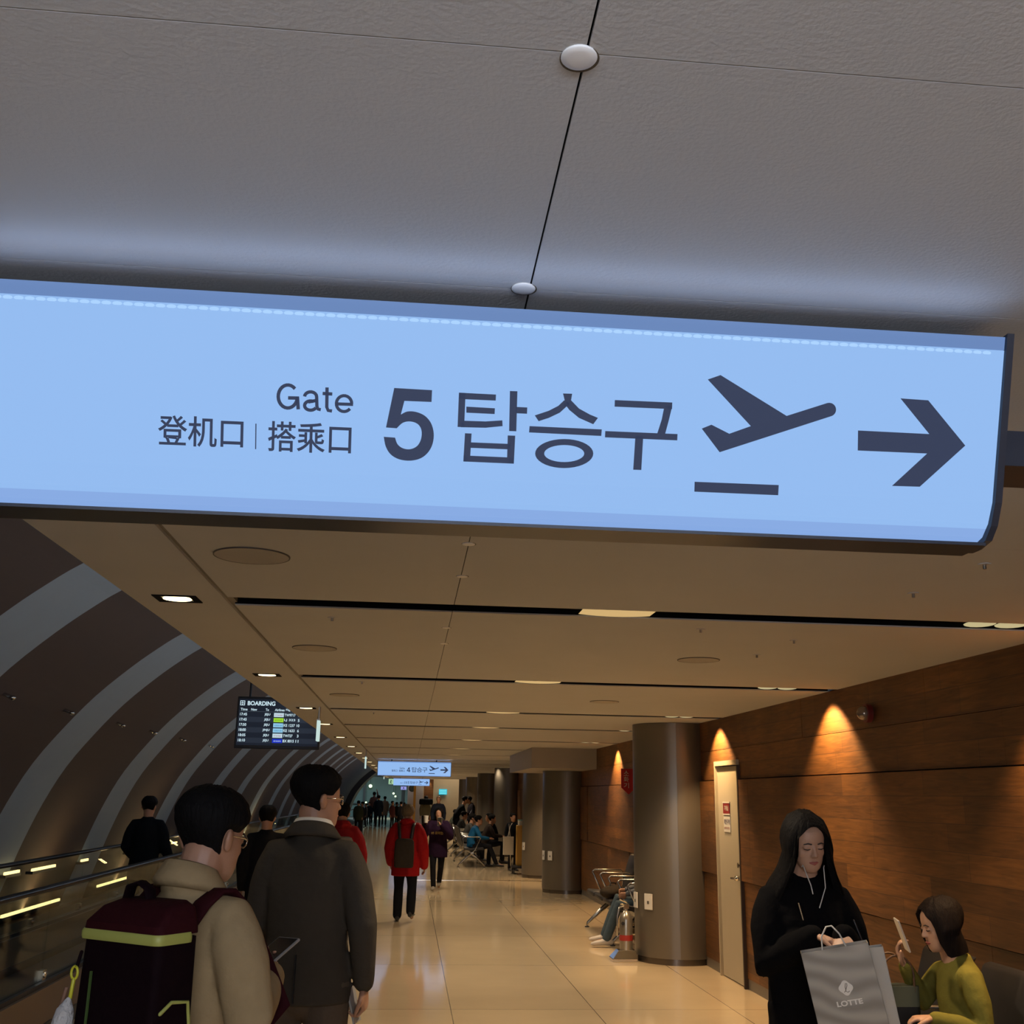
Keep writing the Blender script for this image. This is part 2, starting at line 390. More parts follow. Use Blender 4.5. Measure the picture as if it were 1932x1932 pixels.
# ---- far hall beyond the corridor
mb = MB(); mb.box((-8, 54.0, 3.9), (XW+6, 84, 4.0)); struct('ceiling_far', mb, mat('far_ceiling', (0.22, 0.2, 0.18), 0.8))
mb = MB(); mb.box((0.75, 57.2, 0), (4.6, 57.4, 3.9)); struct('wall_far', mb, mat('far_wall', (0.42, 0.36, 0.26), 0.7, 0, 0.04, 3))
mb = MB(); mb.box((-0.05, 57.0, 0), (0.75, 57.3, 2.5)); struct('wall_far_partition', mb, mat('pale_partition', (0.50, 0.50, 0.56), 0.6, 0, 0.05, 2))
mb = MB(); mb.box((XW, 54.0, 0), (XW+0.2, 57.3, 3.9)); struct('wall_right_end', mb, M['wood'])
mb = MB(); mb.box((-1.22, 54.0, H), (XW+0.2, 54.2, 3.9)); struct('wall_fascia', mb, M['ceil'])
mb = MB(); mb.box((-9, -3.2, -0.2), (XW+0.3, -3.0, 5.2)); struct('wall_back', mb, mat('back_wall', (0.35, 0.28, 0.2), 0.8))
M['glass_far'] = mat('dark_teal_window_glass', (0.13, 0.19, 0.19), 0.15, 0, 0.25, 0.6)
w = thing('window_1', None, None, (-3, 84, 0)); tag(w, kind='structure')
mb = MB(); mb.box((-9, 84, 0), (6, 84.1, 4.0)); mb.build('pane', M['glass_far'], w, world=True)
mb = MB()
for x in (-6.1, -3.35, -0.45, 2.4): mb.box((x-0.09, 83.8, 0), (x+0.09, 84, 4.0))
mb.box((-9, 83.85, 2.95), (6, 84, 3.1)); mb.box((-9, 83.85, 0.9), (6, 84, 0.98))
mb.build('window_frame', mat('dark_mullion', (0.02, 0.024, 0.03), 0.5), w, world=True)

# ---- columns
M['column'] = mat('satin_metal_cladding', (0.19, 0.168, 0.135), 0.36, 0.6, 0.06, 3, stretch=(1, 1, 0.2))
M['column_dark'] = mat('column_base_band', (0.13, 0.11, 0.09), 0.25, 0.7)
def column(y, first=False, desc=''):
    t = thing('column', desc, 'column', (2.87, y, 0), group='metal clad columns along the wooden wall')
    R_ = 0.44
    mb = MB()
    for s in (0, 1):
        n = 22; a0 = pi*s - radians(63); a0 = radians(-98)+pi*s
        pts = [(cos(a0+pi*k/n)*R_*0.997, sin(a0+pi*k/n)*R_*0.997) for k in range(n+1)]
        if s: pts = [(x*0.985, yy*0.985) for x, yy in pts]
        inner = [(x*0.9, yy*0.9) for x, yy in reversed(pts)]
        ring = pts+inner
        mb.loft([[V(x, yy, 0.06) for x, yy in ring], [V(x, yy, H-0.003) for x, yy in ring]])
    mb.build('cladding', M['column'], t, smooth='auto')
    mb = MB(); mb.cyl((0, 0, 0), R_*0.965, 0.06, 44); mb.build('base_band', M['column_dark'], t, smooth='auto')
    a = radians(-98); mb = MB(); mb.box((cos(a)*R_*0.97-0.004, sin(a)*R_*0.97-0.004, 0.06), (cos(a)*R_*0.97+0.004, sin(a)*R_*0.97+0.006, H-0.01)); mb.build('seam', M['steel'], t)
    return t
cdesc = {11.70: 'nearest metal clad column, wide and brown-grey, left of the beige door',
 19.78: 'second metal clad column, under the low grey bulkhead', 23.3: 'third metal clad column, mostly behind the second one under the bulkhead',
 31.2: 'fourth metal clad column, right of the seated man in blue', 39.0: 'fifth metal clad column counting away from the camera', 46.9: 'sixth metal clad column, beyond the row of seats', 53.4: 'farthest and smallest metal clad column, beside the far wall'}
for y in cdesc: column(y, desc=cdesc[y])
# outlets on the columns
def outlet(x, y, rz, label, z=0.5, s=1.0):
    t = thing('wall_outlet', label, 'outlet', (x, y, z), rz)
    mb = MB(); mb.box((-0.045*s, -0.009, 0), (0.045*s, 0.003, 0.135*s)); mb.build('cover_plate', M['white_plastic'], t, bevel=0.003)
    mb = MB(); mb.box((-0.012, -0.0115, 0.055), (0.012, -0.0085, 0.085)); mb.build('socket', mat('grey_socket', (0.1, 0.09, 0.08), 0.5), t)
    return t
def on_col(cy, ang, r=0.4405): return (2.87+cos(radians(ang))*r, cy+sin(radians(ang))*r, radians(ang+90))
for cy, ang, lb in [(11.7, 218, 'white power outlet on the nearest column, right one of its pair'), (11.7, 188, 'white power outlet on the left edge of the nearest column'),
                    (19.78, 222, 'white power outlet on the second column, right one of its pair'), (19.78, 196, 'white power outlet on the second column, left one of its pair'),
                    (23.3, 200, 'white power outlet on the third column'), ]:
    x, y, r = on_col(cy, ang); outlet(x, y, r, lb, z=0.52 if cy < 12 else 0.55, s=1.15)

# bulkhead under the ceiling around columns two and three
mb = MB(); mb.box((2.0, 17.8, 2.09), (XW, 21.7, H)); struct('trim_5', mb, mat('grey_bulkhead', (0.34, 0.31, 0.27), 0.6, 0, 0.03, 4))
# ================================================================== CEILING FIXTURES
M['lamp'] = emit('warm_lamp', (1.0, 0.80, 0.42), 5.0)
M['lamp_glow'] = emit('groove_reflector', (1.0, 0.66, 0.27), 0.62)
M['lamp_glow2'] = emit('groove_reflector_pale', (0.95, 0.80, 0.42), 0.55)
ORD = ['nearest', 'second', 'third', 'fourth', 'fifth', 'sixth', 'seventh', 'eighth', 'ninth', 'tenth', 'eleventh', 'twelfth', 'thirteenth', 'fourteenth', 'fifteenth', 'sixteenth', 'seventeenth', 'eighteenth', 'nineteenth', 'twentieth']
vis = [g for g in GROOVES if g > 3]
# downlights on the left ceiling edge
proto = None
for i, g in enumerate([-1.4] + vis):
    far = g > 20
    lbl = ('square recessed downlight on the left ceiling edge, %s of the row' % (ORD[i-1] if 0 < i else 'behind the viewer')) if i < 9 else 'tiny square downlight far along the left ceiling edge'
    if proto is None:
        t = thing('downlight', lbl, 'ceiling light', (-1.025, g-0.02, H), group='downlights along the left ceiling edge')
        mb = MB()
        for (a, b, c, d) in ((-0.092, -0.08, 0.092, -0.062), (-0.092, 0.062, 0.092, 0.08), (-0.092, -0.062, -0.062, 0.062), (0.062, -0.062, 0.092, 0.062)): mb.box((a, b, -0.004), (c, d, 0.0))
        mb.build('frame', M['dark_slot'], t)
        mb = MB(); mb.cyl((0, 0, -0.0035), 0.06, 0.003, 28); mb.build('lamp', M['lamp'], t)
        proto = t
    else:
        t = copy_tree(proto); t.location = (-1.025, g-0.02, H)
        t['label'] = lbl
    if i > 12: pass
    if g < 30: spot('downlight_bulb', (-1.025, g-0.02, H-0.02), E_LEFT, WARM2, 92, 0.9, 0.05)
# lamps inside the grooves
protoA = protoB = None
for i, g in enumerate([-1.4] + vis):
    lab = ORD[i-1] if i else 'behind the viewer'
    if protoA is None:
        tA = thing('groove_lamp', 'x', 'ceiling light', (0.9, g, H), group='lamps over the middle of the ceiling grooves')
        mb = MB(); mb.loft([[V(x*0.165, y, 0.010-0.008*(1-x*x)) for x in (k/8-1 for k in range(17))] for y in (-GW+0.004, GW-0.004)], cap=False, close=False)
        mb.build('reflector', M['lamp_glow'], tA)
        mb = MB(); mb.box((-0.2, -GW+0.001, 0.03), (0.2, GW-0.001, 0.05)); mb.build('housing', M['dark_slot'], tA); protoA = tA
        tB = thing('groove_lamp', 'x', 'ceiling light', (2.67, g, H), group='twin lamps at the wall end of the ceiling grooves')
        for dx in (-0.075, 0.075):
            mb = MB(); mb.ell((dx, 0.0, 0.010), (0.07, 0.075, 0.010)); mb.build('lamp', M['lamp_glow2'], tB, smooth=True)
        mb = MB(); mb.box((-0.18, -GW+0.001, 0.03), (0.18, GW-0.001, 0.05)); mb.build('housing', M['dark_slot'], tB); protoB = tB
    else:
        tA = copy_tree(protoA); tA.location = (0.9, g, H); tB = copy_tree(protoB); tB.location = (2.67, g, H)
    tA['label'] = 'amber lamp glowing mid-way along the %s dark ceiling groove' % lab if i < 9 else 'tiny amber lamp in a far ceiling groove'
    tB['label'] = 'pair of pale lamps near the wall end of the %s ceiling groove' % lab if i < 9 else 'tiny twin lamps at the wall end of a far ceiling groove'
    if g >= 34: spot('groove_bulb', (1.2, g, H-0.015), E_SPOT*1.2, WARM, 140, 0.7, 0.07)
    else:
        spot('groove_bulb', (0.9, g, H-0.015), E_SPOT, WARM, 130, 0.7, 0.07)
        spot('groove_bulb', (2.45, g, H-0.015), E_SPOT*0.3, WARM, 105, 0.7, 0.07)
    if g < 22 and i > 0: spot('wall_wash_bulb', (2.86, g+0.02, H-0.004), E_WASH, (1, 0.62, 0.28), 100, 0.45, 0.02, aim=(0.30, 0, -1))

# round speaker covers
def disc(x, y, r, label, m='ceil'):
    t = thing('ceiling_speaker', label, 'speaker', (x, y, H))
    mb = MB(); mb.cyl((0, 0, -0.004), r, 0.004, 44); mb.build('grille', mat('speaker_grille', (0.50, 0.465, 0.41), 0.8, 0, 0.05, 90, 0.6, 900), t)
    mb = MB(); n = 44
    mb.loft([[V(cos(2*pi*k/n)*(r+e), sin(2*pi*k/n)*(r+e), z) for k in range(n)] for e, z in ((0, -0.0045), (0.004, -0.0045), (0.004, 0), (0, 0), (0, -0.0045))], cap=False)
    mb.build('rim', mat('speaker_rim', (0.10, 0.09, 0.08), 0.6), t); return t
disc(-0.58, 3.675, 0.128, 'large round speaker cover just below the big Gate 5 sign')
disc(-0.567, 6.08, 0.122, 'round speaker cover between first and second grooves, left side')
disc(-0.567, 9.0, 0.12, 'round speaker cover between second and third grooves, left side')
disc(1.667, 6.1, 0.12, 'round speaker cover between first and second grooves, right side')
disc(1.63, 9.0, 0.12, 'round speaker cover between second and third grooves, right side')
# white round access caps on the panel joint
def cap(x, y, r, label):
    t = thing('ceiling_disc', label, 'ceiling disc', (x, y, H))
    mb = MB(); n = 36
    mb.loft([[V(cos(2*pi*k/n)*q, sin(2*pi*k/n)*q, z) for k in range(n)] for q, z in ((r, 0), (r, -0.0015), (r*0.95, -0.0028), (r*0.6, -0.0038), (r*0.1, -0.0042))])
    mb.build('cover', mat('white_cap', (0.80, 0.78, 0.74), 0.5), t, smooth=True)
    mb = MB(); mb.cyl((0.001, 0.003, -0.0008), r*1.09, 0.0008, 36)
    mb.build('hole_edge', mat('cut_edge', (0.10, 0.075, 0.04), 0.9, 0, 0.4, 50), t); return t
cap(0.1555, 0.996, 0.0205, 'white round disc on the ceiling joint near the top of the picture')
cap(0.152, 1.556, 0.0195, 'white round disc on the ceiling joint in the shadow above the big sign')
for (px, py, lb) in [(884, 1026, 'small round ceiling disc just below the big sign'), (872, 1087, 'small round ceiling disc in front of the first groove'), (842, 1184, 'small round ceiling disc just past the first groove'), (838, 1214, 'small round ceiling disc, second one past the first groove')]:
    p = atZ(px, py, H); cap(p.x, p.y, 0.022, lb)
# sprinkler heads
for k, (px, py) in enumerate([(1723, 1119), (1857, 1064), (1498, 1208), (1322, 1187), (1428, 1235), (627, 1165), (683, 1286), (705, 1344)]):
    p = atZ(px, py, H)
    where = ['right of the first groove start, near the top of the run', 'closest one, under the right end of the big sign', 'right part of the ceiling past the first groove', 'middle of the ceiling just past the first groove', 'right part of the ceiling before the second groove', 'left part of the ceiling just past the first groove', 'left part just past the second groove', 'left part just past the third groove'][k]
    t = thing('sprinkler', 'tiny sprinkler head, ' + where, 'sprinkler', (p.x, p.y, H))
    mb = MB(); mb.cyl((0, 0, -0.003), 0.022, 0.003, 20); mb.build('escutcheon', M['ceil'], t)
    mb = MB(); mb.cyl((0, 0, -0.018), 0.006, 0.015, 10); mb.build('head', M['steel'], t)
# small nozzles on the vault
def on_vault(px, py):
    best = None
    for i in range(len(prof)-1):
        (x0, z0), (x1, z1) = prof[i], prof[i+1]
        d = ray(px, py); nx, nz = (z1-z0), -(x1-x0)
        den = d.x*nx + d.z*nz
        if abs(den) < 1e-9: continue
        t = ((x0)*nx + (z0-CZ)*nz)/den; p = C0+d*t
        if t > 0 and min(z0, z1)-1e-6 <= p.z <= max(z0, z1)+1e-6: return p
    return None
for k, (px, py) in enumerate([(8, 1308), (122, 1338), (221, 1363), (283, 1378), (339, 1392), (394, 1405)]):
    p = on_vault(px, py)
    if p is None: continue
    t = thing('vault_nozzle', 'tiny metal nozzle on the brown vault, %s of the row from the left' % ORD[k].replace('nearest', 'first'), 'nozzle', p, group='nozzles on the vault')
    mb = MB(); mb.tube([(-0.02, 0, 0), (0.06, 0, -0.03)], 0.016, 8); mb.build('pipe', M['chrome'], t, smooth=True)
    mb = MB(); mb.ell((0.07, 0, -0.035), (0.028, 0.028, 0.02)); mb.build('tip', M['chrome'], t, smooth=True)

# ================================================================== GATE SIGNS
M['face'] = emit('lit_sign_face', (0.285, 0.49, 0.86), E_SIGN)
M['glyph'] = emit('backlit_navy_lettering', (0.026, 0.038, 0.085), E_SIGN)
M['face_dim'] = emit('lit_sign_face_edge', (0.13, 0.23, 0.48), E_SIGN)
M['led'] = emit('sign_led_line', (0.40, 0.64, 0.98), E_SIGN*1.0)
# front profile of the case (y back from the front, z down from the top)
TOP = V(0, 1.530, 2.371); BOT = V(0, 1.620, 2.110)
prof_s = [(1.530, 2.371), (1.620, 2.110), (1.640, 2.078), (1.662, 2.060), (1.690, 2.052)]
SX0, SX1 = -0.735, 0.957
nrm = V(0, -(TOP.z-BOT.z), -(BOT.y-TOP.y)).normalized()       # outward, towards the viewer
def px_face(x, y):
    d = ray(x, y); q = TOP + nrm*0.0016
    t = (q-C0).dot(nrm)/d.dot(nrm); return C0+d*t
def c1(x, y): return px_face(x/1.932, 600+y/1.932)
def c2(x, y): return px_face(932+x/1.932, 600+y/1.932)
def gate_sign(label, loc_y, number, detail=True):
    """case with its front at loc_y; graphics are laid on the sloping front"""
    dy = loc_y-1.530
    t = thing('gate_sign', label, 'sign', (0.11, loc_y+0.16, 2.052))
    off = V(0, dy, 0)
    def mk(mb, name, m, **k):
        mb.v = [p+off for p in mb.v]; return mb.build(name, m, t, world=True, **k)
    yb = 1.86
    # case
    mb = MB(); sec = [(1.545, 2.372), (1.632, 2.108), (1.655, 2.078), (1.69, 2.0525), (1.71, 2.0500), (1.745, 2.060), (1.77, 2.11), (1.85, 2.372)]
    mb.loft([[V(x, y, z) for y, z in sec] for x in (SX0+0.001, SX1-0.001)]); mk(mb, 'case', M['navy_metal'])
    # lit face
    mb = MB(); P = [(1.648, 2.0715), (1.662, 2.060), (1.688, 2.0535)]
    Q = [(y+0.004, z+0.002) for y, z in reversed(P)]
    mb.loft([[V(x, y, z) for y, z in P+Q] for x in (SX0+0.004, SX1-0.004)]); mk(mb, 'lower_lip', emit('lit_sign_lower_edge', (0.24, 0.40, 0.76), E_SIGN))
    mb = MB(); P = [(1.5375, 2.349), (1.620, 2.110), (1.640, 2.078), (1.648, 2.0715)]
    Q = [(y+0.004, z+0.002) for y, z in reversed(P)]
    mb.loft([[V(x, y, z) for y, z in P+Q] for x in (SX0+0.004, SX1-0.004)]); mk(mb, 'lit_face', M['face'])
    mb = MB(); P = [(1.5305, 2.370), (1.5375, 2.350)]; Q = [(y+0.004, z+0.001) for y, z in reversed(P)]
    mb.loft([[V(x, y, z) for y, z in P+Q] for x in (SX0+0.004, SX1-0.004)]); mk(mb, 'upper_lip', M['face_dim'])
    if detail:
        mb = MB(); k = 0; x = SX0+0.012
        while x < SX1-0.02:
            mb.ell((x, 1.5395, 2.3455), (0.0088, 0.0016, 0.0045), None, 8, 5); x += 0.0163
        mk(mb, 'led_line', M['led'])
    mb = MB(); mb.loft([[V(x, y, z) for y, z in ((1.778, 2.118), (1.8495, 2.352), (1.8525, 2.352), (1.781, 2.118))] for x in (SX0+0.004, SX1-0.004)]); mk(mb, 'rear_lit_face', M['face'])
    for yy, dr_, e_ in ((1.512, -0.45, 0.42 if number == '5' else 1.2), (1.875, 0.6, 0.9)):
        if number == '3' and yy > 1.6: continue
        l = bpy.data.lights.new('sign_led_bulb', 'AREA'); l.shape = 'RECTANGLE'; l.size = SX1-SX0-0.05; l.size_y = 0.02; l.energy = e_; l.color = (0.45, 0.62, 1.0)
        o = bpy.data.objects.new('sign_led_bulb', l); COL.objects.link(o); zv = Vector((0, dr_, 1)).normalized(); xv = Vector((1, 0, 0)); yv = (-zv).cross(xv)
        o.matrix_world = Matrix(((xv.x, yv.x, -zv.x, (SX0+SX1)/2), (xv.y, yv.y, -zv.y, yy+dy), (xv.z, yv.z, -zv.z, 2.352), (0, 0, 0, 1)))
    # end caps
    for xs, lb in ((SX1-0.003, 1), (SX0-0.009, 0)):
        mb = MB(); sec = [(1.524, 2.374), (1.613, 2.108), (1.633, 2.073), (1.655, 2.053), (1.690, 2.046), (1.72, 2.046), (1.75, 2.055), (1.775, 2.10), (1.86, 2.375)]
        mb.loft([[V(x, y, z) for y, z in sec] for x in (xs, xs+0.012)]); mk(mb, 'end_cap', M['navy_metal'])
    mb = MB(); mb.box((SX0, 1.66, 2.0455), (SX1, 1.74, 2.051)); mk(mb, 'bottom_rail', M['navy_metal'])
    # hangers
    for x in (-0.42, 0.62):
        mb = MB(); mb.cyl((x, 1.70, 2.36), 0.012, H-2.362, 12); mk(mb, 'hanger', M['navy_metal'])
    gm = M['glyph']
    th = nrm*-0.0012
    def poly(name, pts, f):
        mb = MB(); mb.prism([f(*p) for p in pts], th); mk(mb, name, gm, tri=True)
    def polys(name, lst, f):
        mb = MB()
        for pts in lst: mb.prism([f(*p) for p in pts], th)
        mk(mb, name, gm, tri=True)
    poly('arrow_symbol', [(1483, 293), (1583, 300), (1718, 465), (1552, 615), (1452, 612), (1580, 494), (1327, 483), (1328, 410), (1588, 423)], c2)
    capc = [(1222+25*cos(a), 334+25*sin(a)) for a in [radians(q) for q in range(-105, 76, 15)]]
    poly('airplane_symbol', [(780, 224), (826, 208), (1067, 357)] + capc + [(823, 489), (758, 403), (793, 389), (858, 422), (937, 394)], c2)
    poly('ground_line_symbol', [(732, 597), (1038, 609), (1036, 646), (731, 633)], c2)
    poly('divider_line', [(931, 385), (934.5, 385), (933.5, 478), (930, 478)], c1)
    # the three syllables
    S1 = [[(1673, 272), (1808, 279), (1807, 301), (1672, 295)], [(1700, 323), (1804, 329), (1803, 350), (1700, 345)], [(1673, 272), (1697, 273), (1692, 398), (1668, 397)],
          [(1680, 374), (1770, 377), (1831, 373), (1832, 394), (1770, 400), (1680, 398)], [(1859, 266), (1886, 267), (1882, 413), (1856, 412)], [(1880, 324), (1922, 326), (1921, 349), (1880, 347)],
          [(1695, 420), (1719, 421), (1713, 524), (1689, 523)], [(1851, 428), (1878, 429), (1873, 531), (1848, 530)], [(1710, 453), (1860, 459), (1859, 479), (1710, 473)], [(1690, 501), (1874, 509), (1873, 531), (1689, 523)]]
    polys('lettering', S1, c1)
    S2 = [[(252, 275), (285, 276), (281, 300), (272, 322), (255, 322), (258, 300)], [(256, 300), (276, 312), (240, 345), (200, 364), (163, 376), (149, 355), (200, 338), (235, 320)], [(262, 318), (281, 300), (310, 330), (350, 352), (379, 364), (362, 387), (310, 364), (275, 335)],
          [(130, 394), (393, 406), (391, 430), (128, 417)]]
    polys('lettering', S2, c2)
    n = 36; mb = MB(); out = [c2(256+106*cos(2*pi*k/n), 494+53*sin(2*pi*k/n)) for k in range(n)]; inn = [c2(256+73*cos(2*pi*k/n), 494+31*sin(2*pi*k/n)) for k in range(n)]
    mb.add(out+inn, [(k, (k+1) % n, n+(k+1) % n, n+k) for k in range(n)]); mk(mb, 'lettering', gm)
    S3 = [[(441, 299), (650, 308), (649, 332), (440, 323)], [(622, 320), (650, 320), (638, 370), (624, 422), (596, 420), (612, 370)], [(406, 412), (669, 423), (668, 446), (405, 435)], [(516, 430), (544, 431), (537, 554), (508, 553)]]
    polys('lettering', S3, c2)
    if number == '5':
        poly('numeral', [(1437, 255), (1575, 263), (1573, 306), (1474, 302)] + cat_rom([(1461, 352), (1484, 341), (1515, 342), (1548, 356), (1571, 383), (1581, 420), (1577, 458), (1561, 489), (1534, 511), (1496, 520), (1455, 515), (1424, 497), (1406, 468), (1399, 433)], 4) + cat_rom([(1440, 436), (1449, 460), (1469, 475), (1496, 478), (1521, 466), (1535, 440), (1536, 408), (1522, 386), (1495, 377), (1468, 382), (1446, 402)], 4) + [(1407, 399)], c1)
    elif number == '4':
        polys('numeral', [[(1500, 262), (1550, 264), (1546, 515), (1500, 513)], [(1500, 262), (1520, 300), (1440, 425), (1398, 425)], [(1398, 425), (1585, 432), (1584, 470), (1397, 463)]], c1)
    else:
        polys('numeral', [[(1290, 262), (1330, 264), (1326, 515), (1286, 513)], [(1350, 385), (1392, 387), (1391, 415), (1349, 413)], [(1410, 262), (1570, 268), (1500, 390), (1575, 430), (1560, 500), (1410, 513), (1410, 478), (1510, 470), (1520, 430), (1440, 400), (1500, 300), (1410, 298)]], c1)
    def face_fn(ax, ay, bx, by, f):      # text box: baseline from pixel a to b
        A, B = f(ax, ay), f(bx, by); u = (B-A); Wd = u.length; u.normalize(); v_ = u.cross(nrm)*-1
        if v_.z < 0: v_ = -v_
        return A, u, v_, Wd
    arc = lambda cx, cy, rx, ry, a0, a1, k=14: [(cx+rx*cos(radians(a0+(a1-a0)*i/k)), cy-ry*sin(radians(a0+(a1-a0)*i/k))) for i in range(k+1)]
    def stroke(lst, wd):
        mb = MB()
        for pts in lst:
            L1, R1 = [], []
            for i, p in enumerate(pts):
                a = pts[max(i-1, 0)]; b = pts[min(i+1, len(pts)-1)]; dx, dy2 = b[0]-a[0], b[1]-a[1]; q = sqrt(dx*dx+dy2*dy2)
                L1.append((p[0]-dy2/q*wd/2, p[1]+dx/q*wd/2)); R1.append((p[0]+dy2/q*wd/2, p[1]-dx/q*wd/2))
            for i in range(len(pts)-1): mb.prism([c1(*L1[i]), c1(*L1[i+1]), c1(*R1[i+1]), c1(*R1[i])], th)
        mk(mb, 'lettering', gm)
    stroke([arc(1049, 286, 35, 42, 42, 350, 22) + [(1084, 300), (1084, 291)], [(1050, 291), (1090, 292)], [(1084, 288), (1087, 333)]], 12.5)
    stroke([[(1110, 286)] + arc(1132, 287, 22, 18, 160, 0, 8) + [(1155, 322), (1159, 332), (1169, 334)], arc(1132, 319, 22, 17, 60, 330, 14), [(1156, 300), (1140, 303), (1124, 306)]], 12)
    stroke([[(1192, 253), (1191, 325), (1196, 337), (1210, 339)], [(1176, 275), (1211, 277)]], 12)
    stroke([arc(1254, 312, 28, 29, 0, 320, 20), [(1226, 313), (1287, 315)]], 11.5)
    for body, ax, ay, bx, by, hgt, bold in [('登机口', 575, 464, 886, 476, 0.0475, 0.010), ('搭乘口', 976, 485, 1279, 497, 0.0475, 0.010)]:
        A, u, v_, Wd = face_fn(ax, ay, bx, by, c1)
        vs, fs = fit_text(body, Wd, hgt, bold); mb = MB(); mb.add([A+u*x+v_*y+nrm*0.0003 for x, y in vs], fs); mk(mb, 'lettering', gm)
    return t
gs = gate_sign('large glowing blue-white Gate 5 sign filling the picture width', 1.530, '5')
mb = MB(); mb.box((SX1+0.009, 1.60, 2.17), (2.2, 1.72, 2.232)); mb.build('support_arm', M['navy_metal'], gs, world=True)
gate_sign('far glowing gate 4 sign hanging over the middle of the corridor', 25.2, '4', False)
gate_sign('farthest and smallest glowing gate sign, below and behind the gate 4 sign', 51.0, '3', False)

# ---- boarding display
def boarding():
    Y = 14.5; A = atY(443, 1407, Y); B = atY(600, 1410.5, Y)
    x0, x1 = A.x, B.x; z0 = (A.z+B.z)/2; z1 = z0+0.625; wd = x1-x0; hh = z1-z0
    t = thing('boarding_display', 'black flight board reading BOARDING with rows of flights, hanging at left', 'display', (x0+wd/2, Y+0.05, z0))
    mb = MB(); mb.box((-wd/2-0.012, -0.04, -0.03), (wd/2+0.012, 0.05, hh+0.02)); mb.build('housing', M['black'], t, bevel=0.006)
    mb = MB(); mb.box((-wd/2+0.012, -0.043, 0.012), (wd/2-0.012, -0.039, hh-0.012)); mb.build('screen', emit('board_screen', (0.010, 0.014, 0.024), 0.9), t)
    for x in (-0.4, 0.4):
        mb = MB(); mb.cyl((x, 0, hh), 0.015, 3.7-z1, 10); mb.build('hanger', M['black'], t)
    P = lambda u, v, e=0.0: V(-wd/2+u*wd, -0.0445-e, hh-v*hh)
    row = MB()
    tw = emit('board_text_white', (0.66, 0.86, 0.95), 0.9)
    for k in (1, 3, 5):
        v0 = 0.283+k*0.108
        row.box(P(0.012, v0+0.108)+V(0, -0.0002, 0), P(0.988, v0))
    row.build('row_band', emit('board_row', (0.020, 0.027, 0.042), 0.9), t)
    ln = MB(); ln.box(P(0.02, 0.281)+V(0, -0.0004, 0), P(0.98, 0.277)); ln.build('rule', emit('board_rule', (0.12, 0.16, 0.19), 0.8), t)
    def tx(body, u, v, w_, h_, m=tw, nm='lettering', bold=0.02):
        put_text(nm, m, t, body, w_*wd, h_*hh, lambda x, y: P(u, v, 0.0012)+V(x, 0, y), bold)
    tx('BOARDING', 0.112, 0.152, 0.335, 0.092, bold=0.03)
    mb = MB(); a = P(0.022, 0.155, 0.001); s_ = 0.10*hh
    for q in ((0, 0, s_, 0.008), (0, s_-0.008, s_, s_), (0, 0, 0.008, s_), (s_-0.008, 0, s_, s_)): mb.box(a+V(q[0], -0.001, q[1]), a+V(q[2], 0, q[3]))
    for pts in ([(0.45, 0.12), (0.55, 0.12), (0.55, 0.9), (0.5, 0.95), (0.45, 0.9)], [(0.1, 0.42), (0.1, 0.34), (0.45, 0.5), (0.45, 0.66)], [(0.9, 0.42), (0.9, 0.34), (0.55, 0.5), (0.55, 0.66)], [(0.32, 0.12), (0.68, 0.12), (0.55, 0.24), (0.45, 0.24)]):
        mb.prism([a+V(x*s_, -0.001, y*s_) for x, y in pts], (0, 0.001, 0))
    mb.build('airplane_pictogram', tw, t)
    for body, u, w_ in (('Time', 0.033, 0.083), ('New', 0.16, 0.072), ('To', 0.335, 0.04), ('Airlines', 0.447, 0.118), ('Flights', 0.58, 0.105)): tx(body, u, 0.262, w_, 0.052)
    rows = [('17:45', 'JEJU', 'TW9717', '2', 'w'), ('17:45', 'JEJU', 'LJ 323', '5', 'g'), ('17:50', 'JEJU', 'KE 1237', '10', 'b'), ('18:00', 'JINJU', 'KE 1633', '6', 'b'), ('18:05', 'JEJU', 'TW727', '3', 'w'), ('18:10', 'JEJU', 'BX 8015', '11', 'n')]
    cm = {'w': emit('board_cell_white', (0.55, 0.72, 0.80), 0.9), 'g': emit('board_cell_green', (0.36, 0.72, 0.03), 0.9), 'b': emit('board_cell_blue', (0.30, 0.62, 0.85), 0.9), 'n': emit('board_cell_navy', (0.01, 0.03, 0.55), 0.9)}
    lm = {'w': ("t'way", emit('board_logo_red', (0.5, 0.02, 0.08), 0.8)), 'g': ('JINAIR', emit('board_logo_green', (0.12, 0.3, 0.0), 0.8)), 'b': ('KOREAN AIR', emit('board_logo_blue', (0.03, 0.22, 0.5), 0.8)), 'n': ('AIR BUSAN', emit('board_logo_white', (0.5, 0.65, 0.9), 0.9))}
    for k, (a1, a2, a3, a4, c) in enumerate(rows):
        vb = 0.283+k*0.108+0.085
        tx(a1, 0.03, vb, 0.085, 0.058); tx(a2, 0.325-(0.01 if a2 == 'JINJU' else 0), vb, 0.07+(0.015 if a2 == 'JINJU' else 0), 0.058); tx(a3, 0.567, vb, 0.135 if len(a3) > 5 else 0.115, 0.058); tx(a4, 0.722+(0 if len(a4) > 1 else 0.012), vb, 0.035 if len(a4) > 1 else 0.02, 0.058)
        mb = MB(); mb.box(P(0.440, vb+0.016, 0.0006), P(0.560, vb-0.070)); mb.build('airline_cell', cm[c], t)
        tx(lm[c][0], 0.455, vb-0.008, 0.09, 0.03, lm[c][1], 'airline_logo', 0.01)
boarding()
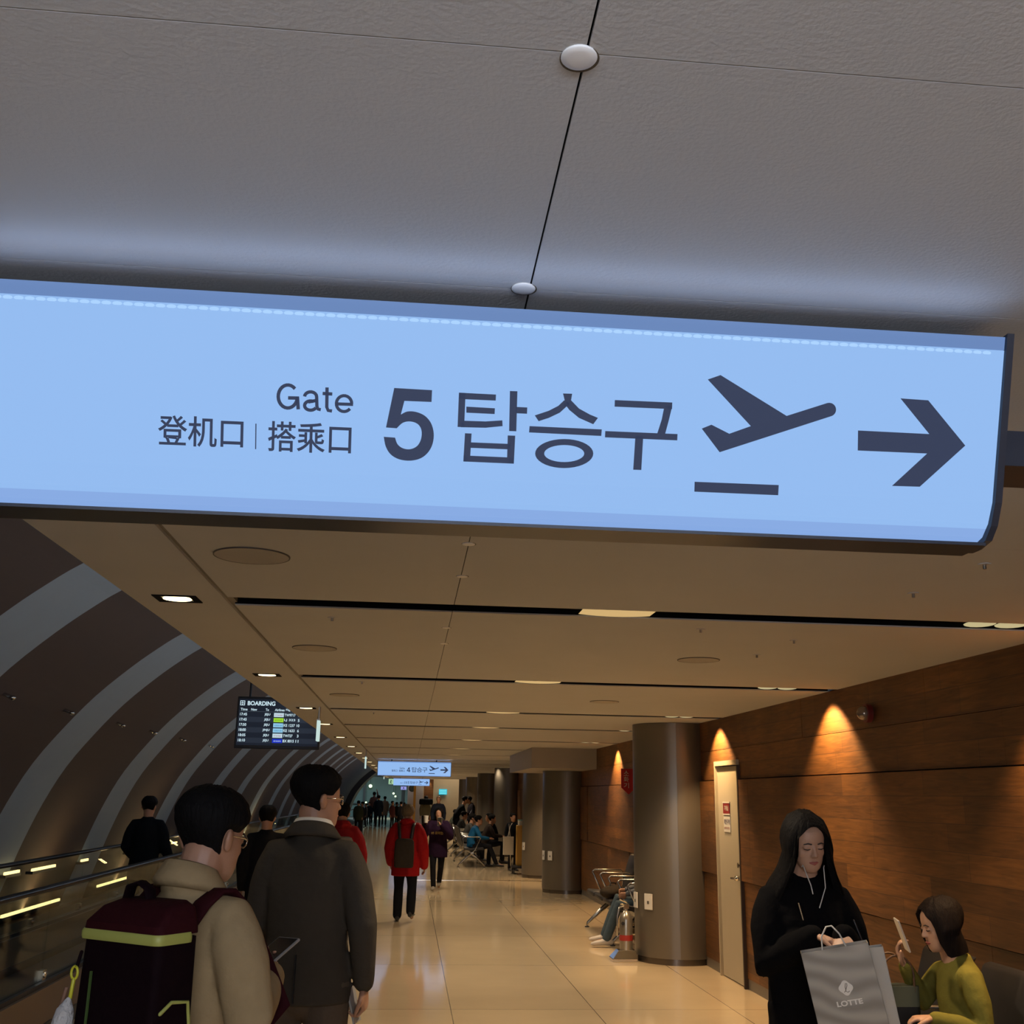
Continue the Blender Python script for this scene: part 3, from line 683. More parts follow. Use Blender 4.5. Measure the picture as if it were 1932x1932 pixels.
# ---- blade signs seen edge-on
for k, (px, y0, y1, Yb, lb) in enumerate([(600.5, 1359, 1398, 10.3, 'nearest upright glowing blade sign beside the boarding board'), (690, 1428, 1450, 20.2, 'second upright glowing blade sign, left of the gate 4 sign'), (724.5, 1465, 1470, 41.0, 'tiny glowing blade sign just under the gate 4 sign')]):
    a = atY(px, y0, Yb); b = atY(px, y1, Yb)
    t = thing('blade_sign', lb, 'sign', (a.x, Yb, b.z)); hz = a.z-b.z
    mb = MB(); mb.box((-0.013, 0, 0), (0.013, 0.13, hz)); mb.build('lit_panel', emit('blade_white', (0.55, 0.72, 0.68), 1.0), t, bevel=0.004)
    mb = MB(); mb.box((-0.016, -0.004, hz), (0.016, 0.134, hz+0.012)); mb.build('top_rail', M['steel'], t)
    mb = MB(); mb.cyl((0, 0.065, hz+0.012), 0.012, H-a.z-0.013, 10); mb.build('hanger', M['steel'], t)
# ---- small far signs
def farsign(name, lb, px0, py0, px1, py1, Y, m, glyph=None, gm=None, hang=True):
    a = atY(px0, py1, Y); b = atY(px1, py0, Y); w_ = b.x-a.x; h_ = b.z-a.z
    t = thing(name, lb, 'sign', ((a.x+b.x)/2, Y, a.z)); mb = MB(); mb.box((-w_/2, 0, 0), (w_/2, 0.05, h_)); mb.build('panel', m, t, bevel=0.01)
    if glyph: glyph(t, w_, h_, gm)
    return t
def g_exit(t, w_, h_, gm):
    mb = MB(); mb.ell((0.0, -0.006, h_*0.74), (h_*0.09, 0.004, h_*0.09)); mb.tube([(0, -0.006, h_*0.62), (-h_*0.06, -0.006, h_*0.4), (h_*0.1, -0.006, h_*0.15)], h_*0.06, 6); mb.tube([(-h_*0.06, -0.006, h_*0.4), (-h_*0.2, -0.006, h_*0.15)], h_*0.05, 6); mb.tube([(-h_*0.22, -0.006, h_*0.5), (h_*0.2, -0.006, h_*0.58)], h_*0.04, 6); mb.build('running_figure', gm, t)
farsign('exit_sign', 'small green-white exit sign left of the farthest gate sign', 733, 1469.5, 742.5, 1479.5, 44, emit('exit_green_white', (0.42, 0.68, 0.42), 0.85), g_exit, mat('exit_figure', (0.02, 0.2, 0.05), 0.5))
def g_star(t, w_, h_, gm):
    mb = MB(); mb.ell((0, -0.006, h_*0.55), (h_*0.2, 0.004, h_*0.2)); mb.box((-w_*0.3, -0.008, h_*0.15), (w_*0.3, -0.004, h_*0.22)); mb.build('symbol', gm, t)
farsign('toilet_sign', 'small lilac-white sign with a dark symbol under the farthest gate sign', 756, 1484, 767, 1490, 56.5, emit('lilac_white', (0.35, 0.36, 0.85), 0.85), g_star, mat('navy_symbol', (0.02, 0.02, 0.2), 0.5))
p = atY(777.5, 1487.5, 56)
t = thing('round_sign', 'round dark sign hanging in front of the pale partition', 'sign', (p.x, 56, p.z-0.15)); mb = MB(); mb.cyl((0, 0, 0.15), 0.17, 0.03, 28, 'y'); mb.cyl((0, 0.015, 0.3), 0.012, 2.2, 8); mb.build('disc', mat('dark_green_disc', (0.02, 0.03, 0.03), 0.5), t)
mb = MB(); mb.cyl((0, -0.003, 0.15), 0.12, 0.003, 28, 'y'); mb.build('disc_face', mat('disc_face', (0.06, 0.08, 0.08), 0.5), t)
def g_rows(t, w_, h_, gm):
    for k in range(3):
        mb = MB(); mb.box((-w_*0.42, -0.008, h_*(0.14+0.28*k)), (w_*0.42, -0.003, h_*(0.26+0.28*k))); mb.build('text_row', gm, t)
gd = farsign('gate_display', 'small cyan screen on the far beige wall', 828, 1489, 843.5, 1499, 57.0, emit('cyan_screen', (0.02, 0.60, 0.78), 0.9), g_rows, emit('cyan_rows', (0.3, 0.85, 0.9), 0.9))
mb = MB(); mb.box((-0.1, 0.05, 0.05), (0.1, 0.2, 0.2)); mb.build('wall_bracket', M['black'], gd)
p = atY(780, 1540, 55.5)
t = thing('yellow_post', 'tall narrow yellow banner post in front of the pale partition', 'post', (p.x+0.02, 55.5, 0)); mb = MB(); mb.box((-0.06, -0.04, 0.03), (0.06, 0.04, 2.1)); mb.build('post', mat('amber_banner', (0.42, 0.22, 0.03), 0.5), t, bevel=0.01)
mb = MB(); mb.cyl((0, 0, 0), 0.2, 0.03, 24); mb.build('base', M['steel'], t)
# far wooden pier with a warm light
mb = MB(); mb.box((0.78, 55.9, 0), (1.25, 56.4, 2.42)); t = mb.build('wooden_pier', M['wood']); tag(t, 'warmly lit wooden pier behind the farthest gate sign', 'pier')
spot('pier_bulb', (1.0, 55.75, 2.4), 14, WARM, 70, 0.6, 0.05, aim=(0, 0.3, -1))
# downlight reflections in the far window, modelled as glowing globes
for k, (px, py) in enumerate([(699, 1483), (742.5, 1497), (746, 1502.5), (690.5, 1514)]):
    p = atY(px, py, 83.6); t = thing('window_lamp', ['pale green glowing globe high in the far dark window', 'pale glowing globe in the middle pane of the far window', 'smaller glowing globe just under the middle-pane one', 'low glowing globe at the left of the far window'][k], 'lamp', (p.x, 83.6, p.z))
    mb = MB(); mb.ell((0, 0, 0), ((0.13, 0.08, 0.07, 0.07)[k],)*3); mb.build('globe', emit('green_white_lamp', (0.72, 0.95, 0.55), 2.2), t, smooth=True)
    mb = MB(); mb.cyl((0, 0, 0.05), 0.01, 3.9-p.z-0.05, 8); mb.build('cord', M['black'], t)  # added cord carrying the modelled reflection

# ---- alarm light and hydrant sign on the right wall
p = atX(1637, 1346, XW-0.035)
t = thing('alarm_light', 'red alarm beacon with a clear dome on the wood wall', 'alarm light', (XW-0.02, p.y, p.z))
mb = MB(); mb.cyl((0, 0, 0), 0.062, -0.035, 28, 'x'); mb.build('base', mat('dark_red_plastic', (0.12, 0.01, 0.01), 0.4), t, smooth='auto')
mb = MB(); mb.ell((-0.04, 0, 0), (0.05, 0.045, 0.05)); mb.build('dome', mat('smoky_dome', (0.25, 0.2, 0.16), 0.08, 0.6), t, smooth=True)
t = thing('fire_extinguisher_sign', 'red arrow-shaped fire extinguisher sign on the wall behind the nearest column', 'sign', (XW-0.02, 14.6, 1.68))
arrow = [(0, 0.09), (-0.1, 0), (-0.2, 0.09), (-0.2, 0.34), (0, 0.34)]
mb = MB(); mb.prism([V(x, 0, z) for x, z in arrow], (0, 0.012, 0)); mb.build('plate', mat('sign_red', (0.40, 0.015, 0.02), 0.45), t)
for k, ch in enumerate('소화기'):
    put_text('lettering', WHT, t, ch, 0.07, 0.07, lambda x, y, k=k: V(-0.165+x, -0.002, 0.245-0.08*k+y), 0.01)

# ================================================================== MOVING WALKWAYS ON THE LEFT
M['rail'] = mat('black_rubber_handrail', (0.012, 0.012, 0.013), 0.35)
def glass_mat():
    m = bpy.data.materials.new('balustrade_glass'); m.use_nodes = True; nt = m.node_tree; N = nt.nodes; L = nt.links
    for n in list(N): N.remove(n)
    o = N.new('ShaderNodeOutputMaterial'); mix = N.new('ShaderNodeMixShader'); tr = N.new('ShaderNodeBsdfTransparent'); gl = N.new('ShaderNodeBsdfGlossy')
    tr.inputs[0].default_value = (0.95, 0.97, 0.95, 1); gl.inputs['Roughness'].default_value = 0.03; gl.inputs[0].default_value = (0.9, 0.95, 0.9, 1)
    lw = N.new('ShaderNodeLayerWeight'); pw = N.new('ShaderNodeMath'); pw.operation = 'POWER'; pw.inputs[1].default_value = 5.0
    mu = N.new('ShaderNodeMath'); mu.operation = 'MULTIPLY_ADD'; mu.inputs[1].default_value = 0.45; mu.inputs[2].default_value = 0.02
    L.new(lw.outputs['Facing'], pw.inputs[0]); L.new(pw.outputs[0], mu.inputs[0]); L.new(mu.outputs[0], mix.inputs[0]); L.new(tr.outputs[0], mix.inputs[1]); L.new(gl.outputs[0], mix.inputs[2]); L.new(mix.outputs[0], o.inputs[0])
    return m
M['glass'] = glass_mat()
M['skirt'] = mat('brown_walkway_skirt', (0.19, 0.13, 0.075), 0.35, 0.3, 0.08, 2)
for (X, lb, y1, sk) in [(-2.43, 'near glass balustrade of the moving walkway, closest to the beige-coat man', 52, True), (-3.5, 'middle glass balustrade between the two moving walkways', 52, True), (-4.28, 'far glass balustrade of the moving walkway beside the vault', 52, False)]:
    if X < -4: continue
    t = thing('glass_balustrade', lb, 'balustrade', (X, 2, 0)); L_ = y1-2
    mb = MB(); mb.box((-0.07, 0, 0), (0.07, L_, 0.10)); mb.build('plinth', mat('dark_plinth', (0.04, 0.035, 0.03), 0.4), t)
    mb = MB(); mb.box((-0.06, 0, 0.10), (0.06, L_, 0.33)); mb.build('skirt', M['skirt'], t)
    mb = MB(); mb.box((-0.035, 0, 0.33), (0.035, L_, 0.36)); mb.build('glass_shoe', M['black'], t)
    k = 0; y = 0.0
    while y < L_-0.1:
        if y < 36:
            mb = MB(); mb.box((-0.006, y+0.006, 0.36), (0.006, min(y+1.5, L_)-0.006, 0.935)); mb.build('glass_panel', M['glass'], t)
        y += 1.5
    mb = MB(); mb.tube([V(0, 0.0, 0.96), V(0, L_, 0.96)], [(0.04, 0.02)]*2, 12, side=(1, 0, 0)); mb.build('handrail', M['rail'], t, smooth=True)
    y = 0.0
    while y < L_:
        if y < 30:
            mb = MB(); mb.box((-0.02, y-0.035, 0.34), (0.02, y+0.035, 0.43)); mb.ell((0.022, y, 0.40), (0.012, 0.02, 0.02)); mb.build('glass_clamp', M['chrome'], t)
        y += 1.5
mb = MB(); mb.box((-3.4, 1.0, 0), (-2.53, 60, 0.04)); t = mb.build('moving_walkway_belt', mat('ribbed_belt', (0.03, 0.03, 0.032), 0.35, 0.4, 0.2, 12)); tag(t, 'dark belt of the moving walkway nearest the corridor', 'moving walkway')
mb = MB(); mb.box((-4.3, 1.0, 0), (-3.6, 60, 0.04)); t = mb.build('moving_walkway_belt', mat('ribbed_belt', (0,0,0))); tag(t, 'dark belt of the moving walkway beside the vault', 'moving walkway')
# low lit ledge at the foot of the vault
M['strip'] = emit('warm_strip', (1.0, 0.74, 0.30), 2.6)
def strip(y0, y1, z, X, lb, h=0.022):
    t = thing('strip_light', lb, 'light', (X, y0, z)); mb = MB(); mb.box((-0.01, 0, 0), (0.012, y1-y0, h)); mb.build('diffuser', M['strip'], t)
    mb = MB(); mb.box((-0.06, -0.02, -0.03), (0.02, y1-y0+0.02, 0)); mb.build('channel', M['black'], t); return t
for k, (pa, pb, z, lb) in enumerate([((2, 1732), (111, 1700), 0.205, 'long warm strip light low on the vault foot, leftmost'), ((183, 1676), (271, 1647), 0.215, 'long warm strip light low on the vault foot, behind the backpack man'), ((452, 1594), (471, 1588), 0.25, 'short warm strip light low on the vault foot, between the two near men'),
        ((8, 1651), (35, 1646.5), 0.665, 'short pale strip light on the vault, leftmost of the upper row'), ((60, 1643.5), (103, 1636), 0.66, 'pale strip light on the vault, second of the upper row'), ((153, 1626), (165, 1624), 0.655, 'tiny pale strip light on the vault, third of the upper row'), ((240, 1608), (251, 1606), 0.655, 'tiny pale strip light on the vault beside the dark walking figure'), ((324, 1592), (333, 1591), 0.65, 'tiny pale strip light right of the dark walking figure')]):
    XS = -4.27 if k < 3 else -4.14; a = atX(*pa, XS); b = atX(*pb, XS); L2 = b.y-a.y  # upper row set as glowing strips on the vault
    t = strip(a.y, b.y, (a.z+b.z)/2, XS, lb, 0.03 if k < 3 else 0.028)
    if k < 3:
        l = bpy.data.lights.new('strip_bulb', 'AREA'); l.shape = 'RECTANGLE'; l.size = L2; l.size_y = 0.05; l.energy = 3.5*L2; l.color = (1, 0.7, 0.32)
        o = bpy.data.objects.new('strip_bulb', l); COL.objects.link(o); o.location = (XS+0.02, (a.y+b.y)/2, (a.z+b.z)/2+0.06)
        o.rotation_euler = Vector((-0.6, 0, 1)).to_track_quat('-Z', 'X').to_euler()
mb = MB(); mb.box((-4.75, 1, 0), (-4.3, 60, 0.17)); struct('baseboard_left', mb, mat('ledge_brown', (0.16, 0.11, 0.07), 0.5))
# unseen fill panel added behind the viewer to brighten the near end
def back_panel(x, z, wd, hh, e, col, name='back_light_panel'):
    t = thing(name, 'long lit wall panel behind the viewer', 'light panel', (x, -2.95, z))
    mb = MB(); mb.box((-wd/2, -0.04, 0), (wd/2, 0.0, hh)); mb.build('panel', emit('back_panel_face', (0.7, 0.8, 1.0), 1.0), t)
    l = bpy.data.lights.new('back_panel_bulb', 'AREA'); l.shape = 'RECTANGLE'; l.size = wd; l.size_y = hh; l.energy = e; l.color = col
    o = bpy.data.objects.new('back_panel_bulb', l); COL.objects.link(o); o.location = (x, -2.9, z+hh/2); o.rotation_euler = (radians(90), 0, 0)
back_panel(0.2, 1.3, 4.0, 0.9, 45, (1.0, 0.90, 0.82))
# sign-shaped fill light, unseen, added to lift the ceiling near the viewer
t = thing('rear_gate_sign', 'lit hanging sign behind the viewer', 'sign', (0.1, -1.2, 2.0))
mb = MB(); mb.box((-1.5, -0.08, 0), (1.5, 0, 0.36)); mb.build('case', M['navy_metal'], t)
mb = MB(); mb.box((-1.48, 0.0, 0.02), (1.48, 0.004, 0.34)); mb.build('lit_face', M['face'], t)
mb = MB(); mb.box((-0.6, -0.05, 0.36), (-0.57, -0.02, 0.418)); mb.build('hanger', M['navy_metal'], t)
mb = MB(); mb.box((0.57, -0.05, 0.36), (0.6, -0.02, 0.418)); mb.build('hanger', M['navy_metal'], t)
l = bpy.data.lights.new('rear_sign_bulb', 'AREA'); l.shape = 'RECTANGLE'; l.size = 2.9; l.size_y = 0.3; l.energy = 105; l.color = (0.70, 0.80, 1.0)
o = bpy.data.objects.new('rear_sign_bulb', l); COL.objects.link(o); o.location = (0.1, -1.17, 2.15); o.rotation_euler = (radians(130), 0, 0)
# cool fill light, unseen, added above the ceiling edge to wash the vault
l = bpy.data.lights.new('cove_bulb', 'AREA'); l.shape = 'RECTANGLE'; l.size = 74; l.size_y = 0.12; l.energy = 170; l.color = (0.62, 0.78, 1.0)
o = bpy.data.objects.new('cove_bulb', l); COL.objects.link(o); o.location = (-1.32, 37, 2.72)
zx = Vector((-1, 0, -0.25)).normalized(); yx = Vector((0, 1, 0)); o.matrix_world = Matrix((( yx.x, (-zx).cross(yx).x, -zx.x, -1.32), (yx.y, (-zx).cross(yx).y, -zx.y, 37), (yx.z, (-zx).cross(yx).z, -zx.z, 2.72), (0, 0, 0, 1)))
# area lights added to brighten the far hall, without fixtures
for (x, y, z, e, c) in ((-2.5, 68, 3.8, 420, (0.8, 0.95, 1.0)), (-3.0, 78, 3.8, 420, (0.75, 0.97, 1.0)), (2.6, 55.6, 3.8, 90, (1, 0.8, 0.55))):
    l = bpy.data.lights.new('hall_bulb', 'AREA'); l.size = 2.0; l.energy = e; l.color = c
    o = bpy.data.objects.new('hall_bulb', l); COL.objects.link(o); o.location = (x, y, z)
# ================================================================== PEOPLE
def rotz(a): return Matrix.Rotation(a, 3, 'Z')
HR = [(0.00, .026, .078, .030), (0.07, .043, .086, .004), (0.18, .056, .089, -.022), (0.33, .065, .088, -.052), (0.48, .071, .085, -.082), (0.62, .0755, .087, -.098), (0.76, .074, .080, -.102), (0.88, .061, .058, -.090), (0.96, .038, .030, -.066), (1.0, .012, .004, -.040)]
HH = 0.228
def head_row(t):
    if t <= 0: return HR[0][1:]
    for a, b in zip(HR[:-1], HR[1:]):
        if t <= b[0]:
            k = (t-a[0])/(b[0]-a[0]); return tuple((a[i]+(b[i]-a[i])*k) for i in (1, 2, 3))
    return HR[-1][1:]
def head_pt(t, ang, off=0.0):
    """ang 0 = front (+y), increasing towards the right (+x)"""
    w_, yf, yb = head_row(t); cy = (yf+yb)/2 + 0.0; ry = (yf-yb)/2
    e = 0.9; c, s_ = cos(ang), sin(ang)
    x = (w_+off)*math.copysign(abs(s_)**e, s_); y = cy + (ry+off)*math.copysign(abs(c)**e, c)
    return V(x, y, t*HH + (off*max(0, (t-0.75)*3.2)))
def head_mesh(mb, X, n=28, rows=26):
    rr = []
    for i in range(rows+1):
        t = i/rows; rr.append([X(head_pt(t, 2*pi*j/n)) for j in range(n)])
    mb.loft(rr)
def add_face(mb, X, detail=True):
    # nose, brow, ears, chin
    mb.tube([X(V(0, .083, .118)), X(V(0, .092, .100)), X(V(0, .100, .083))], [.007, .0085, .011], 10)
    mb.ell(X(V(-.010, .094, .080)), (.008, .009, .007)); mb.ell(X(V(.010, .094, .080)), (.008, .009, .007))
    for s in (-1, 1):
        q = Matrix.Rotation(0.3*s, 3, 'Z')
        R_ = X.R @ q
        mb.ell(X(V(.080*s, -.014, .100)), (.010, .018, .031), R_)
        mb.ell(X(V(.088*s, -.022, .108)), (.007, .015, .022), R_)
        mb.ell(X(V(.038*s, .060, .085)), (.020, .016, .024), X.R)
        if detail: mb.ell(X(V(.031*s, .0790, .112)), (.0165, .0085, .0095), X.R)
class Frame:
    def __init__(s, org, R, k=1.0): s.o = Vector(org); s.R = R; s.k = k
    def __call__(s, p): return s.o + s.R @ (Vector(p)*s.k)
def hair_cap(X, tmin, off, name, m, parent, S, n=56, rows=26, nz=0.004, seed=0, xf=None):
    """hair as a thick shell over the skull: tmin(ang) lower edge, off(t, ang) thickness"""
    outer, inner = [], []
    for i in range(rows+1):
        k = i/rows; ro, ri = [], []
        for j in range(n):
            a = 2*pi*j/n; t0 = tmin(a); t = t0 + (1-t0)*k
            edge = min(1.0, k*5+0.12)
            o = off(t, a)*edge + nz*noise.noise(Vector((cos(a)*9+seed, sin(a)*9, t*3.5)))*edge + nz*0.6*noise.noise(Vector((cos(a)*30+seed, sin(a)*30, t*8)))*edge
            ro.append(X(head_pt(t, a, o))); ri.append(X(head_pt(t, a, -0.006)))
        outer.append(ro); inner.append(ri)
    mb = MB(); rings = outer
    mb.loft(rings, cap=False)
    mb.add(outer[-1], [tuple(range(n))])
    b0 = len(mb.v); mb.add(inner[0]+outer[0], [(j, (j+1) % n, n+(j+1) % n, n+j) for j in range(n)])
    mb.loft(inner, cap=False); mb.add(inner[-1], [tuple(range(n-1, -1, -1))])
    return mb.build(name, m, parent, smooth=True, scale=S)

def hand(mb, wrist, d, nrm_, side, curl=0.5, k=1.0, thumb=0.6, grip=None):
    """palm and five fingers. d: direction of the hand, nrm_: palm normal (out of the palm), side: +1 when the thumb is to d x nrm_"""
    w_ = Vector(wrist); d = Vector(d).normalized(); n_ = Vector(nrm_); n_ = (n_-d*n_.dot(d)).normalized(); s_ = d.cross(n_)*side
    mb.tube([w_-d*0.01, w_+d*0.03*k, w_+d*0.068*k, w_+d*0.085*k], [(.022*k, .017*k), (.034*k, .016*k), (.041*k, .0145*k), (.036*k, .012*k)], 14, side=s_)
    for i, (o, ln) in enumerate([(.029, .070), (.010, .078), (-.010, .073), (-.028, .058)]):
        c = curl*(1+0.12*i); p = w_ + d*(.080*k) + s_*(o*k); pts = [p]; ang = 0.0; dd = d
        for L_, q in ((ln*.45, .75), (ln*.32, 1.1), (ln*.25, .8)):
            ang += c*q; dd = d*cos(ang) + n_*sin(ang) + s_*(o*1.2); pts.append(pts[-1]+dd.normalized()*L_*k)
        mb.tube(pts, [.0088*k, .0082*k, .0076*k, .0062*k], 8)
    p = w_ + d*(.022*k) + s_*(.024*k); t1 = (s_*0.75+d*0.65+n_*0.25*thumb).normalized(); t2 = (s_*0.25+d*0.9+n_*0.6*thumb).normalized()
    mb.tube([p, p+t1*.032*k, p+t1*.032*k+t2*.030*k, p+t1*.032*k+t2*.052*k], [.014*k, .0115*k, .0095*k, .0075*k], 8)

BASE = dict(pelvis=(0, 0, .93), waist=(0, 0, 1.06), chest=(0, 0, 1.25), neck=(0, -.012, 1.447), head=(0, .0, 1.475),
            shL=(-.168, -.005, 1.392), shR=(.168, -.005, 1.392), elL=(-.225, -.03, 1.10), elR=(.225, -.03, 1.10), wrL=(-.225, .04, .86), wrR=(.225, .04, .86),
            hipL=(-.09, 0, .91), hipR=(.09, 0, .91), knL=(-.095, .02, .49), knR=(.095, .02, .49), anL=(-.095, -.02, .085), anR=(.095, -.02, .085), toL=(-.11, .13, .03), toR=(.11, .13, .03))
SIT = dict(pelvis=(0, 0, .52), waist=(0, -.02, .66), chest=(0, .0, .86), neck=(0, .03, 1.03), head=(0, .06, 1.07), shL=(-.175, .02, .98), shR=(.175, .02, .98),
           elL=(-.22, .06, .72), elR=(.22, .06, .72), wrL=(-.13, .28, .66), wrR=(.13, .28, .66), hipL=(-.09, .03, .50), hipR=(.09, .03, .50), knL=(-.10, .45, .51), knR=(.10, .45, .51),
           anL=(-.10, .44, .085), anR=(.10, .44, .085), toL=(-.11, .60, .03), toR=(.11, .60, .03))
LASTJ = [None]
def drape(pts, ob, off):
    from mathutils.bvhtree import BVHTree
    bm = bmesh.new(); bm.from_mesh(ob.data); T = BVHTree.FromBMesh(bm); bm.free(); out = []
    for p in pts:
        c, n_, i_, d_ = T.find_nearest(Vector(p)); out.append(c+n_*off)
    return out
def person(label, loc, rz, h, P=None, base=BASE, top='jacket', topc=None, bot=None, shoe=None, hair='short', head_yaw=0.0, head_pitch=0.0, head_roll=0.0,
           vox=0.012, hem=0.86, bulk=1.0, flare=1.0, skin=None, group=None, hands=True, fingers=True, curl=0.5, hoodc=None, collar=None, legs=True, haircol=None, slv=1.0, seat=False, palm=None, shname='jacket', nobrow=False, leg_w=1.0, leg_fl=1.0):
    J = {k: Vector(v) for k, v in base.items()}
    if P:
        for k, v in P.items(): J[k] = Vector(v)
    S = h/(1.725 if base is BASE else 1.725)
    t = thing('person', label, 'person', loc, rz, group)
    skin = skin or M['skin']; hc = haircol or M['hair']
    hd = Frame(J['head'], Matrix.Rotation(-head_yaw, 3, 'Z') @ Matrix.Rotation(head_pitch, 3, 'X') @ Matrix.Rotation(head_roll, 3, 'Y'))
    X = Frame(hd(V(0, .0, -.002)), hd.R)
    # --- body: one continuous skin surface
    mb = MB()
    head_mesh(mb, X); add_face(mb, X, vox < 0.008)
    mb.tube([J['neck']-V(0, 0, .05), J['neck']+(J['head']-J['neck'])*0.5, X(V(0, -.015, .07))], [.064, .059, .058], 14)
    side = (J['shR']-J['shL']).normalized()
    mb.tube([J['pelvis']-V(0, 0, .05), J['pelvis'], J['waist'], J['chest'], J['neck']-V(0, 0, .03)], [(.10, .08), (.14, .095), (.125, .085), (.145, .10), (.07, .06)], 16, side=side)
    for s in 'LR':
        sh, el, wr = J['sh'+s], J['el'+s], J['wr'+s]
        sj = sh-V(0, 0, .028)-(sh-J['neck'])*0.12; mb.tube([J['chest']+V(0, 0, .06), sj, el, wr], [.045, .036, .032, .023], 12)
        dirn = (wr-el).normalized(); sg = -1 if s == 'L' else 1
        pn = V(-sg, 0, 0) if not palm else Vector(palm[s])
        if hands:
            if fingers: hand(mb, wr, dirn if not palm or ('d'+s) not in palm else Vector(palm['d'+s]), pn, palm.get('t'+s, -sg) if palm else -sg, curl)
            else: mb.tube([wr, wr+dirn*.09, wr+dirn*.16], [(.024, .018), (.038, .02), (.018, .014)], 8)
        if legs:
            hp, kn, an, to = J['hip'+s], J['kn'+s], J['an'+s], J['to'+s]
            mb.tube([hp, kn, an, an-V(0, 0, .04)], [.075, .05, .036, .034], 12)
            mb.tube([an-V(0, 0, .045), (an+to)/2-V(0, 0, .01), to], [(.03, .03), (.036, .03), (.03, .02)], 10)
    mb.build('body', skin, t, vox=min(vox, 0.014)*1.0, sm=2 if vox > 0.006 else 1, scale=S)
    # --- hair
    if hair == 'short':
        def tm(a):
            c = cos(a)            # 1 front, -1 back
            ab = abs(((a+pi) % (2*pi))-pi)      # 0 front .. pi back
            if ab < 0.75: return 0.80
            if ab < 1.25: return 0.80-(ab-0.75)/0.5*0.24
            if ab < 1.75: return 0.56
            return max(0.02, 0.56-(ab-1.75)/0.6*0.54)
        hair_cap(X, tm, lambda q, a: 0.007+0.014*max(0, min(1, (q-0.35)/0.4)), 'hair', hc, t, S)
    elif hair == 'crop':
        def tm(a):
            ab = abs(((a+pi) % (2*pi))-pi)
            return 0.82 if ab < 0.8 else (0.60 if ab < 1.7 else 0.25)
        hair_cap(X, tm, lambda q, a: 0.010, 'hair', hc, t, S, nz=0.002)
    elif hair == 'beanie':
        def tm(a):
            ab = abs(((a+pi) % (2*pi))-pi)
            return 0.70-0.20*ab
        hair_cap(X, tm, lambda q, a: 0.026, 'knit_hat', hc, t, S, nz=0.004)
    elif hair in ('bob', 'long'):
        n = 48; rows = 18; low = -0.10 if hair == 'bob' else -1.15; OA, OB = (0.80, 0.45) if hair == 'bob' else (0.78, 0.40)
        outer, inner = [], []
        for i in range(rows+1):
            k = i/rows; ro, ri = [], []
            for j in range(n):
                a = 2*pi*j/n; ab = abs(((a+pi) % (2*pi))-pi)
                f = 0.0 if ab < OA else min(1, (ab-OA)/OB); f = f*f*(3-2*f)
                t0 = (0.86-0.20*(ab/OA)**2 if ab < OA else 0.66)*(1-f)+(low)*f
                q = t0+(1-t0)*k
                o = 0.016 + 0.012*min(1, max(0, (0.9-q)*2)) + 0.004*noise.noise(Vector((cos(a)*12, sin(a)*12, q*2.2)))+0.003*noise.noise(Vector((cos(a)*40, sin(a)*40, q*3)))
                if 1.1 < ab < 2.2: o += 0.012*max(0, 1-abs(q-0.42)/0.35)
                if q >= 0.33: p = head_pt(q, a, o)
                else:
                    p0 = head_pt(0.33, a, o); dwn = (0.33-q)
                    p = V(p0.x*(1+0.22*min(dwn, .8)), p0.y*(1+0.10*min(dwn, .8))-0.02*min(dwn, 1), q*HH)
                    if hair == 'long': p.x *= 1+0.72*min(dwn, 0.9); p.y = p.y*(1+0.35*min(dwn, 1)) - 0.01*dwn
                    if hair == 'bob' and dwn > 0.25: p.x *= 1-(dwn-0.25)*0.35; p.y *= 1-(dwn-.25)*0.3
                ro.append(X(p)); c = V(0, -0.01, p.z); pi_ = c+(p-c)*0.80; 
                ri.append(X(pi_))
            outer.append(ro); inner.append(ri)
        mb = MB(); mb.loft(outer, cap=False); mb.add(outer[-1], [tuple(range(n))]); mb.add(inner[0]+outer[0], [(j, (j+1) % n, n+(j+1) % n, n+j) for j in range(n)]); mb.loft(inner, cap=False); mb.add(inner[-1], [tuple(range(n))])
        mb.build('hair', hc, t, smooth=True, scale=S)
    # --- face details
    if vox < 0.009 and not nobrow:
        for s in (-1, 1):
            mb = MB(); mb.tube([X(V(.015*s, .0915, .1300)), X(V(.030*s, .090, .1335)), X(V(.046*s, .081, .1275))], [.0028, .0032, .0018], 8); mb.build('eyebrow', M['brow'], t, smooth=True, scale=S)
            mb = MB(); mb.tube([X(V(.018*s, .0865, .1075)), X(V(.031*s, .0885, .1055)), X(V(.045*s, .0815, .108))], [.0016, .0024, .0014], 8); mb.build('eyelashes', M['brow'], t, smooth=True, scale=S)
        mb = MB(); mb.tube([X(V(-.020, .0855, .049)), X(V(-.008, .0925, .0515)), X(V(0, .0935, .0505)), X(V(.008, .0925, .0515)), X(V(.020, .0855, .049))], [.002, .0042, .0042, .0042, .002], 8)
        mb.tube([X(V(-.018, .0855, .047)), X(V(0, .0925, .0435)), X(V(.018, .0855, .047))], [.002, .0052, .002], 8); mb.build('lips', M['lips'], t, smooth=True, scale=S)
    # --- clothes
    tc = topc or fabric('dark_cloth', (0.02, 0.02, 0.025))
    b = bulk
    mb = MB()
    pv = J['pelvis']; low = V(pv.x, pv.y, hem) if not seat else pv-V(0, 0, .04)
